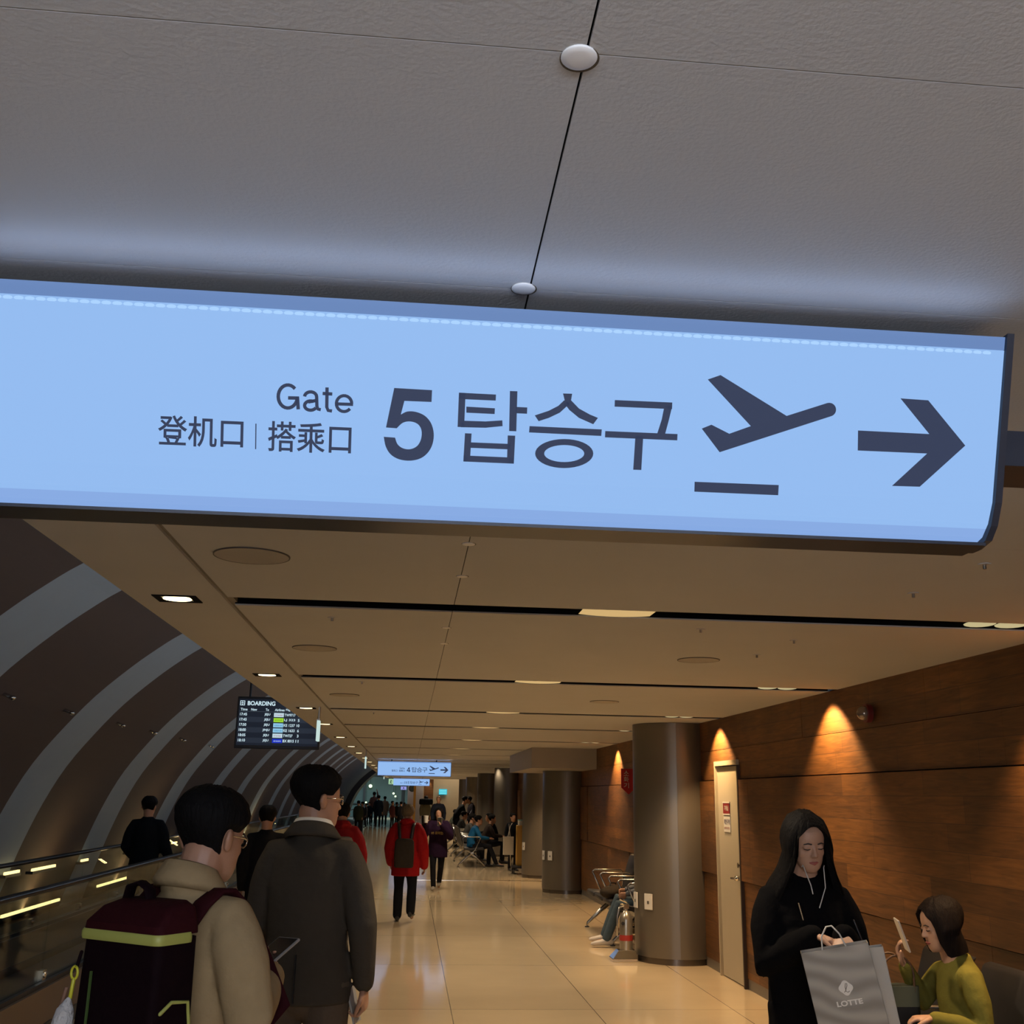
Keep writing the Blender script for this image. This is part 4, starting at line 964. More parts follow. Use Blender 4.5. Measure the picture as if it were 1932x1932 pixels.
    if not seat:
        st = [(low, (.175*b*flare, .125*b*flare)), (low+(J['waist']-low)*0.5, (.17*b*(1+flare)/2, .12*b*(1+flare)/2)), (J['waist'], (.158*b, .112*b)), (J['chest'], (.168*b, .122*b)), (J['chest']+(J['neck']-J['chest'])*0.62, (.150*b, .100*b)), (J['neck']-V(0, 0, .012), (.074, .066)), (J['neck']+V(0, 0, .022), (.066, .060))]
        if hem > J['waist'].z - 0.03: st = [st[0]] + st[3:]
        elif hem > pv.z+.02: st = [st[0]]+st[2:]
    else:
        st = [(low, (.175*b, .14*b)), (pv+V(0, 0, .06), (.17*b, .13*b)), (J['waist'], (.155*b, .115*b)), (J['chest'], (.165*b, .12*b)), (J['chest']+(J['neck']-J['chest'])*0.62, (.145*b, .10*b)), (J['neck']-V(0, 0, .012), (.074, .066)), (J['neck']+V(0, 0, .02), (.066, .060))]
    mb.tube([p for p, r in st], [r for p, r in st], 20, side=side, round_caps=False)
    for s in 'LR':
        sh, el, wr = J['sh'+s], J['el'+s], J['wr'+s]; e2 = el+(wr-el)*0.5; we = el+(wr-el)*0.97
        nk = J['neck']; q = 1+(slv-1)*0.35; q2 = 1+(slv-1)*0.8
        ia = nk*0.72+sh*0.28-V(0, 0, .045); sj = sh-V(0, 0, .022)-(sh-nk)*0.06; low1 = sj*0.8+el*0.2
        mb.tube([nk-V(0, 0, .045), ia, sj, low1, sh+(el-sh)*0.5, el, e2, we], [.050*b, .054*b, .058*b*q, .062*b*q2, .060*b*slv, .055*b*slv, .047*b*slv, .038*b*slv], 14, round_caps=True)
    if top == 'hood':
        mb.tube([J['neck']+V(-.085, .0, .0), J['neck']+V(-.06, -.075, .02), J['neck']+V(0, -.10, .015), J['neck']+V(.06, -.075, .02), J['neck']+V(.085, .0, .0)], [.035, .045, .052, .045, .035], 12)
    if collar is None and top in ('coat', 'shirtjacket'):
        mb.tube([J['neck']+V(0, .0, .0), J['neck']+V(0, .002, .045)], [(.080, .076), (.070, .066)], 18, round_caps=False)
    o = mb.build(shname, tc, t, vox=max(vox, 0.009), sm=(9 if vox < .01 else 5), scale=S); LASTJ[0] = o
    # --- trousers
    if legs:
        mb = MB(); hp = (J['hipL']+J['hipR'])/2
        mb.tube([hp+V(0, 0, .10), hp, hp-V(0, 0, .05) if not seat else hp+V(0, .03, -.02)], [(.145, .105), (.165, .12), (.13, .10)], 16, side=side)
        for s in 'LR':
            hpj, kn, an = J['hip'+s], J['kn'+s], J['an'+s]
            mb.tube([hpj, (hpj+kn)/2, kn, (kn+an)/2, an+V(0, 0, .0)], [.095*leg_w, .082*leg_w, .064*leg_w, .060*leg_w*leg_fl, .055*leg_w*leg_fl], 14)
        mb.build('trousers', bot or fabric('black_trousers', (0.012, 0.012, 0.014)), t, vox=max(vox, 0.011), sm=3, scale=S)
        for s in 'LR':
            an, to = J['an'+s], J['to'+s]; f = (to-an); f.z = 0; f.normalize(); mb = MB(); zz = an.z-.085
            a0 = V(an.x, an.y, 0)
            def P_(y, z): return a0+f*y+V(0, 0, z+zz)
            mb.tube([P_(-.065, .045), P_(-.02, .05), P_(.06, .042), P_(.14, .032), P_(.185, .026)], [(.030, .034), (.040, .047), (.046, .038), (.046, .030), (.03, .022)], 14, side=f.cross(V(0, 0, 1)))
            mb.tube([P_(-.02, .06), P_(-.02, .10)], [.042, .04], 12)
            mb.build('shoe', shoe or mat('black_shoe', (0.015, 0.014, 0.014), 0.45), t, vox=max(vox*0.8, 0.008), sm=2, scale=S)
    return t, J, S, X
def lp(t, p, S=1.0):    # local point -> world
    return Matrix.Translation(t.location) @ Matrix.Rotation(t.rotation_euler[2], 4, 'Z') @ (Vector(p)*S)
# ---- beam seats
M['pad'] = mat('black_leatherette', (0.018, 0.017, 0.018), 0.45, 0, 0.15, 12)
M['alu'] = mat('polished_aluminium', (0.50, 0.48, 0.43), 0.25, 1.0)
def bench(loc, rz, n, labels, group=None, z=0.0):
    t = thing('waiting_bench', labels, 'bench', (loc[0], loc[1], z), rz, group); L_ = 0.6*n
    mb = MB(); mb.box((0.05, -0.04, 0.30), (L_-0.05, 0.04, 0.36)); mb.build('beam', M['alu'], t, bevel=0.008)
    for k in range(n):
        x = 0.6*k
        mb = MB(); mb.loft([[V(x+0.045, y, zz), V(x+0.555, y, zz), V(x+0.555, y, zz+0.055), V(x+0.045, y, zz+0.055)] for y, zz in ((-0.20, 0.395), (-0.05, 0.385), (0.12, 0.395), (0.24, 0.405), (0.27, 0.395))]); mb.build('seat', M['pad'], t, bevel=0.012, smooth='auto')
        mb = MB(); mb.loft([[V(x+0.05, y, zz), V(x+0.55, y, zz), V(x+0.54, y-0.035, zz+0.01), V(x+0.06, y-0.035, zz+0.01)] for y, zz in ((-0.19, 0.43), (-0.225, 0.58), (-0.27, 0.76), (-0.31, 0.88), (-0.325, 0.90))]); mb.build('backrest', M['pad'], t, bevel=0.012, smooth='auto')
    for k in range(n+1):
        x = min(max(0.6*k, 0.02), L_-0.02)
        mb = MB(); mb.tube([V(x, -0.22, 0.40), V(x, -0.23, 0.66), V(x, -0.20, 0.695), V(x, 0.16, 0.695), V(x, 0.19, 0.67), V(x, 0.06, 0.40), V(x, 0.0, 0.35)], [(0.012, 0.012)]*7, 8); mb.build('armrest', M['alu'], t, smooth=True)
    for x in ((0.3, L_-0.3) if n > 1 else (0.3,)):
        for sg in (-1, 1):
            mb = MB(); mb.tube([V(x, 0, 0.31), V(x, 0.14*sg, 0.20), V(x, 0.30*sg, 0.055), V(x, 0.31*sg, 0.012)], [(0.018, 0.035), (0.016, 0.028), (0.012, 0.018), (0.011, 0.012)], 8, side=(1, 0, 0)); mb.build('leg', M['alu'], t, smooth=True)
            mb = MB(); mb.cyl((x, 0.31*sg, 0.0), 0.03, 0.014, 14); mb.build('foot_pad', M['black'], t)
    return t
bench((2.43, 4.02), radians(90), 3, 'black padded beam seat against the wood wall under the woman in green')
bench((2.70, 12.45), radians(90), 4, 'beam seat half hidden behind the nearest column, against the wood wall')
bench((1.55, 29.0), radians(-90), 5, 'beam seat of the man in the blue jacket, facing right', 'beam seats facing right in mid distance')
bench((1.55, 33.6), radians(-90), 5, 'second beam seat in line behind the one of the man in blue', 'beam seats facing right in mid distance')
bench((1.50, 38.6), radians(-90), 5, 'farthest beam seat of the line facing right', 'beam seats facing right in mid distance')

# ---- helper things carried by people
def backpack(t, S, label, w_, h_, d, c, m, z0, y0, extra=None):
    """soft pack on the back of a person standing at t (own top-level thing)"""
    b = thing('backpack', label, 'backpack', t.location, t.rotation_euler[2])
    mb = MB()
    mb.loft([[V(x*w_/2*k, y0-d/2+yy*d/2*k, z) for x, yy in [(cos(a)*(abs(cos(a))**-0.55 if abs(cos(a)) > .02 else 1), sin(a)*(abs(sin(a))**-0.55 if abs(sin(a)) > .02 else 1)) for a in [2*pi*j/24+0.001 for j in range(24)]]] for z, k in ((z0, .86), (z0+.02, .97), (z0+h_*.5, 1.0), (z0+h_*.88, .95), (z0+h_*.97, .82), (z0+h_, .6))])
    mb.build('pack_body', m, b, smooth='auto', scale=S)
    return b

# ---- the man with the dark red backpack
beige = fabric('beige_cotton', (0.29, 0.205, 0.105))
RZ1 = radians(-35)
t1, J1, S1, X1 = person('person in a beige jacket with black hair and glasses, wearing a dark red backpack', (-0.545, 2.95, 0), RZ1, 1.645,
    dict(elR=(.255, -.02, 1.15), wrR=(.10, .22, 1.21), elL=(-.25, -.0, 1.14), wrL=(-.02, .24, 1.18), chest=(0, -.01, 1.25), head=(0, .035, 1.47)),
    top='shirtjacket', topc=beige, bot=fabric('dark_beige_trousers', (0.14, 0.105, 0.07)), hair='short', head_yaw=radians(0), head_pitch=radians(-10), vox=0.006, hem=0.72, bulk=1.05, slv=1.12,
    palm=dict(L=(0, -.3, 1), R=(0, -.2, 1), dL=(.9, .35, .05), dR=(-.75, .6, .05)), curl=0.75, skin=M['skin'])
def collar(t, J, S, m, r0, r1, hh, name='collar', dz=0.0, tilt=0.02):
    n = 28; mb = MB(); c = J['neck']+V(0, 0, dz); rings = []
    for rr, z, k in ((r0, 0, 0), (r1, hh, 0), (r1+.006, hh-.002, 0), (r0+.016, hh*.25, 0), (r0+.012, -.004, 0), (r0, 0, 0)):
        rings.append([c+V(cos(2*pi*j/n)*rr, sin(2*pi*j/n)*rr*.92, z-tilt*sin(2*pi*j/n)) for j in range(n)])
    mb.loft(rings, cap=False); mb.build(name, m, t, smooth=True, scale=S)
collar(t1, J1, S1, beige, .086, .068, .062, dz=-.004)
def glasses(t, X, S, m, wd=.0022):
    g = thing('eyeglasses', None, None)
    for s in (-1, 1):
        mb = MB(); n = 18; mb.tube([X(V(s*.031+cos(2*pi*k/n)*.021, .097-.35*max(0,s*cos(2*pi*k/n))*.03, .112+sin(2*pi*k/n)*.015)) for k in range(n+1)], wd, 6, round_caps=False); mb.build('lens_rim', m, g, smooth=True, scale=S)
        mb = MB(); mb.tube([X(V(s*.052, .088, .116)), X(V(s*.074, .05, .117)), X(V(s*.081, -.008, .115))], wd, 6); mb.build('temple', m, g, smooth=True, scale=S)
    mb = MB(); mb.tube([X(V(-.010, .097, .115)), X(V(0, .103, .117)), X(V(.010, .097, .115))], wd, 6); mb.build('bridge', m, g, smooth=True, scale=S)
    g.location = t.location; g.rotation_euler = t.rotation_euler; return g
tag(glasses(t1, X1, S1, M['chrome']), 'thin metal glasses on the man with the dark red backpack', 'glasses')
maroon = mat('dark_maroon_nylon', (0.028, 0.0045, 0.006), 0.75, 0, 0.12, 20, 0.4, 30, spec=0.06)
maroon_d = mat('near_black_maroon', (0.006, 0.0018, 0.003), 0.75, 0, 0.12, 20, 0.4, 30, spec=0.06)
yel = mat('pale_yellow_green_piping', (0.34, 0.35, 0.08), 0.5)
bp = thing('backpack', 'dark red boxy backpack with a pale yellow-green band, on the beige jacket', 'backpack', t1.location, RZ1)
x0, x1, ya, yb = -0.075, 0.18, -0.265, -0.14
def rr(x0, x1, y0, y1, z, r=0.02, tz=0.0):
    pts = []
    for cx, cy, a0 in ((x1-r, y1-r, 0), (x0+r, y1-r, 90), (x0+r, y0+r, 180), (x1-r, y0+r, 270)):
        for k in range(5): a = radians(a0+k*22.5); pts.append(V(cx+cos(a)*r, cy+sin(a)*r, z+tz*(cy+sin(a)*r-y0)))
    return pts
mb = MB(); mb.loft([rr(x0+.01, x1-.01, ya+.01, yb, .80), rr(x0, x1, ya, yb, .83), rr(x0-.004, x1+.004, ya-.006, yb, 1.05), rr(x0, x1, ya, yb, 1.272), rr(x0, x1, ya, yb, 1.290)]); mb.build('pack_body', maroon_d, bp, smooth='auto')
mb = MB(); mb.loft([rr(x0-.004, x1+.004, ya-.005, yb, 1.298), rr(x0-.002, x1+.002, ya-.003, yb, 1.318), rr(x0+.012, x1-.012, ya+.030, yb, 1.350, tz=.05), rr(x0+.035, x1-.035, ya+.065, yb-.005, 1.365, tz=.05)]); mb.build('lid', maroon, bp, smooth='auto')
mb = MB(); mb.loft([rr(x0-.006, x1+.006, ya-.008, yb-.02, 1.279), rr(x0-.007, x1+.007, ya-.010, yb-.02, 1.285), rr(x0-.007, x1+.007, ya-.010, yb-.02, 1.296), rr(x0-.005, x1+.005, ya-.006, yb-.02, 1.302)]); mb.build('piping', yel, bp, smooth='auto')
mb = MB(); mb.tube([V(-.045, yb-.03, 1.355), V(-.035, yb-.03, 1.392), V(.0, yb-.03, 1.402), V(.03, yb-.03, 1.388), V(.04, yb-.03, 1.355)], [(.018, .006)]*5, 8, side=(0, 1, 0)); mb.build('grab_handle', maroon_d, bp, smooth=True)
JK1 = bpy.data.objects['jacket']
for s in (-1, 1):
    pp = drape([V(s*.100, -.12, 1.30), V(s*.105, -.09, 1.37), V(s*.11, -.03, 1.41), V(s*.115, .03, 1.41), V(s*.12, .10, 1.36), V(s*.13, .14, 1.25), V(s*.17, .12, 1.12)], JK1, .009)
    mb = MB(); mb.tube(pp+[V(s*.19, .02, 1.0), V(s*.14, -.13, .92)], [(.030, .010)]*7+[(.014, .006)]*2, 10, side=(s*1.0, 0.15, 0.1)); mb.build('shoulder_strap', maroon, bp, smooth=True)
mb = MB(); mb.tube([V(x1+.003, ya+.02, 1.135), V(x1+.004, ya+.05, 1.155), V(x1+.004, ya+.10, 1.150), V(x1+.003, yb-.015, 1.10), V(x1+.002, yb-.012, .95)], .0045, 8); mb.build('pocket_piping', yel, bp, smooth=True)
mb = MB(); mb.box((x0+.048, ya-.009, .86), (x0+.052, ya-.004, 1.21)); mb.build('zip_line', mat('dim_green_zip', (0.05, 0.09, 0.02), 0.5), bp)
# charm hanging on the pack
ch = thing('bag_charm', 'yellow hook with a white fluffy tail charm hanging from the dark red backpack', 'keychain', t1.location, RZ1)
cx = x0+.012; mb = MB(); n = 14; mb.tube([V(cx+cos(2*pi*k/n+1.4)*.011, ya-.022, 1.205+sin(2*pi*k/n+1.4)*.014) for k in range(n+1)], .0033, 6, round_caps=False); mb.tube([V(cx, ya-.022, 1.191), V(cx-.003, ya-.024, 1.150)], .0045, 8)
mb.build('hook', mat('yellow_plastic', (0.50, 0.48, 0.03), 0.4), ch, smooth=True)
mb = MB(); mb.tube([V(cx+.004, ya-.012, 1.25), V(cx, ya-.018, 1.215)], .004, 6); mb.build('cord', maroon_d, ch)
mb = MB(); mb.tube([V(cx-.004, ya-.026, 1.150), V(cx-.008, ya-.03, 1.125), V(cx-.012, ya-.034, 1.06), V(cx-.016, ya-.036, .98), V(cx-.016, ya-.036, .93)], [.006, .020, .031, .030, .012], 16)
o = mb.build('fluffy_tail', mat('white_fur', (0.50, 0.48, 0.46), 0.95, 0, 0.15, 40, 1.0, 90), ch, vox=.004, sm=1)
mb = MB(); mb.tube([V(cx-.012, ya-.03, 1.172), V(cx-.035, ya-.03, 1.09), V(cx-.048, ya-.03, 1.02)], [(.005, .003)]*3, 8); mb.build('leather_tag', mat('tan_leather', (0.16, 0.08, 0.045), 0.5), ch, smooth=True)
# his phone
def phone(label, M4, case=(0.02, 0.02, 0.022), scr=None, w_=.072, h_=.15):
    t = thing('phone', label, 'phone', M4.translation); R_ = M4.to_3x3().to_4x4()
    mb = MB(); mb.box((-w_/2, -h_/2, -.004), (w_/2, h_/2, .004)); mb.build('phone_case', mat('phone_case_%.2f' % case[0], case, 0.3), t, bevel=.003, xf=R_)
    mb = MB(); mb.box((-w_/2+.004, -h_/2+.006, .0041), (w_/2-.004, h_/2-.006, .0048)); mb.build('screen', scr or mat('dark_screen', (0.01, 0.012, 0.015), 0.1), t, xf=R_); return t
def orient(loc, xdir, ydir):
    x = Vector(xdir).normalized(); y = Vector(ydir); y = (y-x*y.dot(x)).normalized(); z = x.cross(y)
    return Matrix(((x.x, y.x, z.x, loc[0]), (x.y, y.y, z.y, loc[1]), (x.z, y.z, z.z, loc[2]), (0, 0, 0, 1)))
w1 = lambda p: lp(t1, p, S1)
pc = w1((.035, .305, 1.255)); ax = Matrix.Rotation(RZ1, 3, 'Z')
phone('dark phone with a pale edge held in front of the beige jacket', orient(pc, ax @ V(1, .1, 0), ax @ V(0, .9, .35)), case=(0.22, 0.22, 0.22))

# ---- the man in the long grey coat
greyc = fabric('dark_olive_grey_wool', (0.050, 0.042, 0.032), 0.9, 0.08)
t2, J2, S2, X2 = person('person in a long dark grey coat with a white shirt collar and glasses, walking away', (-0.375, 4.5, 0), radians(-10), 1.74,
    dict(shL=(-.155, -.005, 1.392), shR=(.155, -.005, 1.392), elR=(.228, -.05, 1.12), wrR=(.235, -.0, .90), elL=(-.205, .02, 1.12), wrL=(-.15, .24, 1.02), knL=(-.095, .06, .49), anR=(.10, -.10, .11), toR=(.11, .04, .03), head=(0, .015, 1.475)),
    top='coat2', topc=greyc, bot=fabric('brown_grey_trousers', (0.085, 0.065, 0.048)), hair='short', head_yaw=radians(48), head_pitch=radians(-3), vox=0.0065, hem=0.835, bulk=1.02, flare=1.06, slv=1.05, curl=0.9)
collar(t2, J2, S2, greyc, .098, .080, .052, dz=-.016, tilt=.022, name='coat_collar')
collar(t2, J2, S2, mat('white_shirt_collar', (0.66, 0.62, 0.54), 0.7), .078, .066, .052, dz=.006, tilt=.012, name='shirt_collar')
mb = MB(); mb.box((-.0015, -.150, .85), (.0015, -.137, 1.02)); mb.build('back_vent', M['black'], t2, scale=S2)
tag(glasses(t2, X2, S2, M['chrome']), 'thin glasses on the man in the long grey coat', 'glasses')
w2 = lambda p: lp(t2, p, S2)
phone('dark phone with a white edge hanging in the right hand of the grey-coated man', orient(w2((.195, .02, .825)), (0.35, .9, .1), (0.25, 0, -1)), case=(0.3, 0.29, 0.27), w_=.066, h_=.13)

# ---- the woman in black with shopping bags
blackc = fabric('black_wool', (0.0045, 0.0042, 0.0045), 0.95, 0.15)
t3, J3, S3, X3 = person('person in a loose black coat with long black hair and white earphones, looking down', (1.62, 4.42, 0), radians(180), 1.60,
    dict(elR=(.19, .04, 1.08), elL=(-.205, .03, 1.08), wrR=(.045, .22, 1.215), wrL=(-.055, .28, 1.225), shL=(-.16, 0, 1.35), shR=(.16, 0, 1.35), head=(0, .03, 1.475)),
    topc=blackc, bot=blackc, hair='long', head_yaw=radians(-4), head_pitch=radians(-16), head_roll=radians(3), vox=0.005, hem=0.30, bulk=1.10, flare=1.0, slv=1.2, skin=M['skin_pale'], curl=0.62,
    palm=dict(L=(.15, .25, -1), R=(-.2, .25, -1), dL=(.45, .45, -.62), dR=(-.75, .45, -.25)), shname='coat')
w3 = lambda p: lp(t3, p, S3)
ear = thing('earphones', 'white earphone cable hanging from the long-haired woman in black', 'earphones', t3.location, radians(180))
mb = MB(); mb.tube([X3(V(.050, .075, .03)), J3['neck']+V(.045, .135, .04), J3['neck']+V(.022, .155, -.04), J3['neck']+V(.018, .165, -.075)], .0024, 6); mb.build('cable', M['white_plastic'], ear, smooth=True, scale=S3)
mb = MB(); mb.tube([X3(V(-.052, .075, .03)), J3['neck']+V(-.045, .14, .03), J3['neck']+V(-.040, .16, -.05), J3['neck']+V(-.005, .172, -.13)], .0024, 6); mb.build('cable', M['white_plastic'], ear, smooth=True, scale=S3)
mb = MB(); mb.tube([V(.09, .172, 1.335), V(.075, .176, 1.27)], .003, 6); mb.build('zip_pull', mat('dull_brass', (0.22, 0.17, 0.10), 0.3, 0.8), t3, scale=S3)
# shopping bag: corners from the picture plane at its own distance
def shopping_bag():
    ang = radians(-11.5); ct = V(1.58, 4.03, 1.105)
    t = thing('shopping_bag', 'grey patterned paper shopping bag reading LOTTE held by the woman in black', 'bag', ct)
    R_ = Matrix.Rotation(radians(-19), 4, 'Z') @ Matrix.Rotation(ang, 4, 'Y'); w_, h_, d = .245, .36, .085
    def gm():
        m = bpy.data.materials.new('grey_swirl_paper'); m.use_nodes = True; nt = m.node_tree; N = nt.nodes; L = nt.links; b = N['Principled BSDF']
        tc = N.new('ShaderNodeTexCoord'); wv = N.new('ShaderNodeTexWave'); wv.wave_type = 'RINGS'; wv.inputs['Scale'].default_value = 5.0; wv.inputs['Distortion'].default_value = 5.0; wv.inputs['Detail'].default_value = 0.5; wv.inputs['Detail Scale'].default_value = 1.2
        L.new(tc.outputs['Object'], wv.inputs['Vector']); cr = N.new('ShaderNodeValToRGB'); cr.color_ramp.elements[0].color = (0.25, 0.22, 0.17, 1); cr.color_ramp.elements[1].color = (0.42, 0.375, 0.30, 1)
        L.new(wv.outputs['Fac'], cr.inputs[0]); L.new(cr.outputs[0], b.inputs['Base Color']); b.inputs['Roughness'].default_value = 0.4; return m
    g = gm(); th = .0015
    def wall(name, lo, hi, m=g): mb = MB(); mb.box(lo, hi); mb.build(name, m, t, xf=R_)
    wall('front_panel', (-w_/2, 0, -h_), (w_/2, th, 0)); wall('back_panel', (-w_/2, d-th, -h_), (w_/2, d, 0)); wall('bottom_panel', (-w_/2, 0, -h_), (w_/2, d, -h_+th))
    for s in (-1, 1): wall('side_panel', (s*w_/2-(th if s > 0 else 0), 0, -h_), (s*w_/2+(0 if s > 0 else th), d, 0))
    wl = mat('pale_bag_print', (0.85, 0.80, 0.70), 0.5)
    mb = MB(); pts = []
    for k in range(40):
        a = 2*pi*k/40; r = .0235*(1+.10*cos(4*a)); pts.append(V(.005+r*cos(a), -.0006, -.137+r*sin(a)))
    mb.prism(pts, (0, -.0006, 0)); mb.build('emblem', wl, t, xf=R_)
    mb = MB(); mb.tube([V(-.003, -.0016, -.150), V(.002, -.0016, -.146), V(.011, -.0016, -.130), V(.012, -.0016, -.123), V(.007, -.0016, -.122), V(.003, -.0016, -.134), V(.003, -.0016, -.148), V(.009, -.0016, -.152), V(.015, -.0016, -.149)], .0013, 6); mb.build('emblem_letter', mat('emblem_brown', (0.22, 0.18, 0.13), 0.5), t, xf=R_)
    put = lambda body, x, z, w0, h0, m, b_: put_text('lettering', m, t, body, w0, h0, lambda u, v: R_ @ V(x+u, -.0008, z+v), b_)
    put('LOTTE', -.040, -.196, .092, .0185, wl, 0.035); put('duty free', -.036, -.209, .084, .007, mat('faint_print', (0.30, 0.25, 0.19), 0.5), 0.0)
    mb = MB(); mb.tube([V(-.045, .004, -.01), V(-.035, .004, .045), V(-.01, .01, .075), V(.01, .01, .075), V(.03, .004, .045), V(.045, .004, -.01)], .003, 6); mb.build('handle', M['white_plastic'], t, smooth=True, xf=R_)
    return t
shopping_bag()
t = thing('shopping_bag', 'plain white paper bag behind the grey LOTTE bag', 'bag', (1.79, 4.17, 1.09))
R_ = Matrix.Rotation(radians(-19), 4, 'Z') @ Matrix.Rotation(radians(-9), 4, 'Y'); mb = MB()
mb.box((-.07, 0, -.30), (.035, .0015, 0)); mb.box((-.07, .07, -.30), (.035, .0715, 0)); mb.box((-.07, 0, -.30), (-.0685, .07, 0)); mb.box((.0335, 0, -.30), (.035, .07, 0)); mb.box((-.07, 0, -.30), (.035, .07, -.298))
mb.build('paper_body', mat('white_paper', (0.50, 0.47, 0.40), 0.5, 0, 0.06, 15, 0.3, 20), t, xf=R_)
mb = MB(); mb.tube([V(-.03, .035, -.01), V(-.04, .03, .05), V(-.05, .03, .10)], .004, 6); mb.build('handle', M['black'], t, smooth=True, xf=R_)

# ---- the seated woman in green
green = fabric('moss_green_knit', (0.165, 0.145, 0.030), 0.95, 0.12)
t4, J4, S4, X4 = person('person in a moss green knit with bobbed dark hair, seated, holding up a phone', (2.50, 4.90, 0), radians(90), 1.60,
    dict(shL=(-.150, .02, .965), shR=(.150, .03, .965), elL=(-.20, .0, .745), wrL=(-.13, .22, .785), elR=(.205, .10, .80), wrR=(.10, .235, .985), head=(0, .055, 1.075), neck=(0, .01, 1.035)),
    base=SIT, topc=green, bot=fabric('black_trousers', (0.012, 0.012, 0.014)), hair='bob', head_pitch=radians(-14), vox=0.0055, bulk=0.92, slv=1.0, seat=True, skin=M['skin_pale'], curl=0.6, haircol=mat('dark_brown_hair', (0.010, 0.007, 0.006), 0.6, 0, 0.3, 60, 0.5, 120, spec=0.05, stretch=(1, 1, .15)),
    palm=dict(L=(0, .1, -1), R=(-.3, -.3, .3), dL=(.25, .95, -.05), dR=(-.1, .35, .9)), shname='knit_top')
phone('pale phone held up by the seated woman in green', orient((2.185, 4.78, 1.065), (.15, 1, .1), (-.35, 0, 1)), case=(0.45, 0.40, 0.34), w_=.07, h_=.14)
t = thing('tote_bag', 'dark striped tote bag with tall brown handles on the lap of the seated woman', 'bag', (2.24, 5.02, .60))
mb = MB(); mb.loft([rr(-.10, .10, -.05, .05, z, .02) for z in (0, .02, .06)]); mb.build('pale_band', mat('cream_band', (0.33, 0.29, 0.23), 0.7), t)
mb = MB(); mb.loft([rr(-.10, .10, -.05, .05, z, .02) for z in (.06, .14)]); mb.build('black_band', M['black'], t)
mb = MB(); mb.loft([rr(-.10, .10, -.05, .05, z, .02) for z in (.14, .18, .225)]); mb.build('green_band', mat('grey_green_band', (0.09, 0.095, 0.06), 0.7), t)
for yy in (-.045, .045):
    mb = MB(); mb.tube([V(-.075, yy, .20)]+[V(cos(a)*.075, yy, .27+sin(a)*.085) for a in [pi-pi*k/10 for k in range(11)]]+[V(.075, yy, .20)], .0055, 8); mb.build('handle', mat('brown_leather', (0.10, 0.05, 0.025), 0.4), t, smooth=True)

# ---- the walkers in mid distance
navyj = fabric('black_jacket_cloth', (0.006, 0.007, 0.009))
person('person in a bulky black jacket standing on the moving walkway, seen from behind', (-2.86, 12.5, 0.04), radians(-4), 1.53, dict(elL=(-.235, .0, 1.10), elR=(.235, .02, 1.10), wrL=(-.20, .18, .98), wrR=(.30, .14, .92)), topc=navyj, hem=.72, bulk=1.08, slv=1.2, vox=.013)
person('person in a dark jacket between the two near men, seen from behind', (-1.31, 10.5, 0), 0, 1.515, topc=fabric('near_black_coat', (0.012, 0.011, 0.011)), hem=.70, bulk=1.05, slv=1.1, vox=.013)
red = fabric('red_nylon', (0.30, 0.010, 0.012), 0.55); redd = fabric('dark_red_nylon', (0.22, 0.010, 0.013), 0.55)
t5, J5, S5, X5 = person('person in a red hooded jacket with black hair, half hidden by the grey-coated man', (-0.72, 12.3, 0), radians(4), 1.535, dict(elR=(.255, -.03, 1.09), wrR=(.27, .02, .86)), top='hood', topc=redd, hem=.72, bulk=1.15, slv=1.3, vox=.012)
b = backpack(t5, S5, 'pale grey backpack on the half-hidden person in red', .30, .42, .13, 0, fabric('pale_grey_nylon', (0.20, 0.18, 0.155)), .90, -.225)
t6, J6, S6, X6 = person('person in a bright red puffy jacket and brown knit hat walking away, mid corridor', (0.0, 15.0, 0), radians(-5), 1.505,
    dict(elR=(.255, -.03, 1.04), wrR=(.28, .08, .80), elL=(-.245, -.02, 1.05), wrL=(-.24, .10, .84), knR=(.11, -.0, .50), anR=(.115, -.16, .16), toR=(.13, -.03, .06), anL=(-.10, .02, .085)), top='hood', topc=red, hem=.66, bulk=1.26, slv=1.45, hair='beanie', haircol=M['grey_hair'], vox=.011, leg_w=1.12, leg_fl=1.1)
b = backpack(t6, S6, 'dark olive-grey backpack on the person in the bright red jacket', .30, .42, .14, 0, fabric('dark_olive_nylon', (0.032, 0.027, 0.022)), .80, -.275)
mb = MB(); mb.box((-.03, -.352, 1.16), (.03, -.348, 1.17)); mb.build('logo_patch', M['white_plastic'], b, scale=S6)
for s in (-1, 1):
    mb = MB(); mb.tube([V(s*.09, -.20, 1.22), V(s*.11, -.16, 1.40), V(s*.12, .0, 1.46), V(s*.13, .14, 1.34), V(s*.14, .17, 1.15)], [(.026, .008)]*5, 8, side=(s, .2, 0)); mb.build('shoulder_strap', M['black'], b, smooth=True, scale=S6)
pur = fabric('dark_plum_sweatshirt', (0.018, 0.008, 0.022))
t7, J7, S7, X7 = person('person in a dark plum sweatshirt walking towards the camera, hands raised to the face', (0.56, 19.85, 0), radians(172), 1.42,
    dict(elL=(-.27, .12, 1.12), wrL=(-.10, .26, 1.36), elR=(.30, .10, 1.14), wrR=(.24, .24, 1.36), knR=(.08, .12, .50), anR=(.05, .16, .10), toR=(.05, .30, .04), knL=(-.08, -.0, .49), anL=(-.03, -.20, .16), toL=(-.04, -.07, .05)), topc=pur, hem=.68, bulk=1.25, slv=1.35, vox=.011, shoe=mat('beige_sneaker', (0.30, 0.25, 0.19), 0.6), leg_w=1.0, hair='bob', shname='sweatshirt')
put_text('lettering', mat('yellow_print', (0.40, 0.28, 0.08), 0.6), t7, '10 로미안', .26, .062, lambda x, y: V(.13-x, .1665, 1.155+y)*S7, .02)
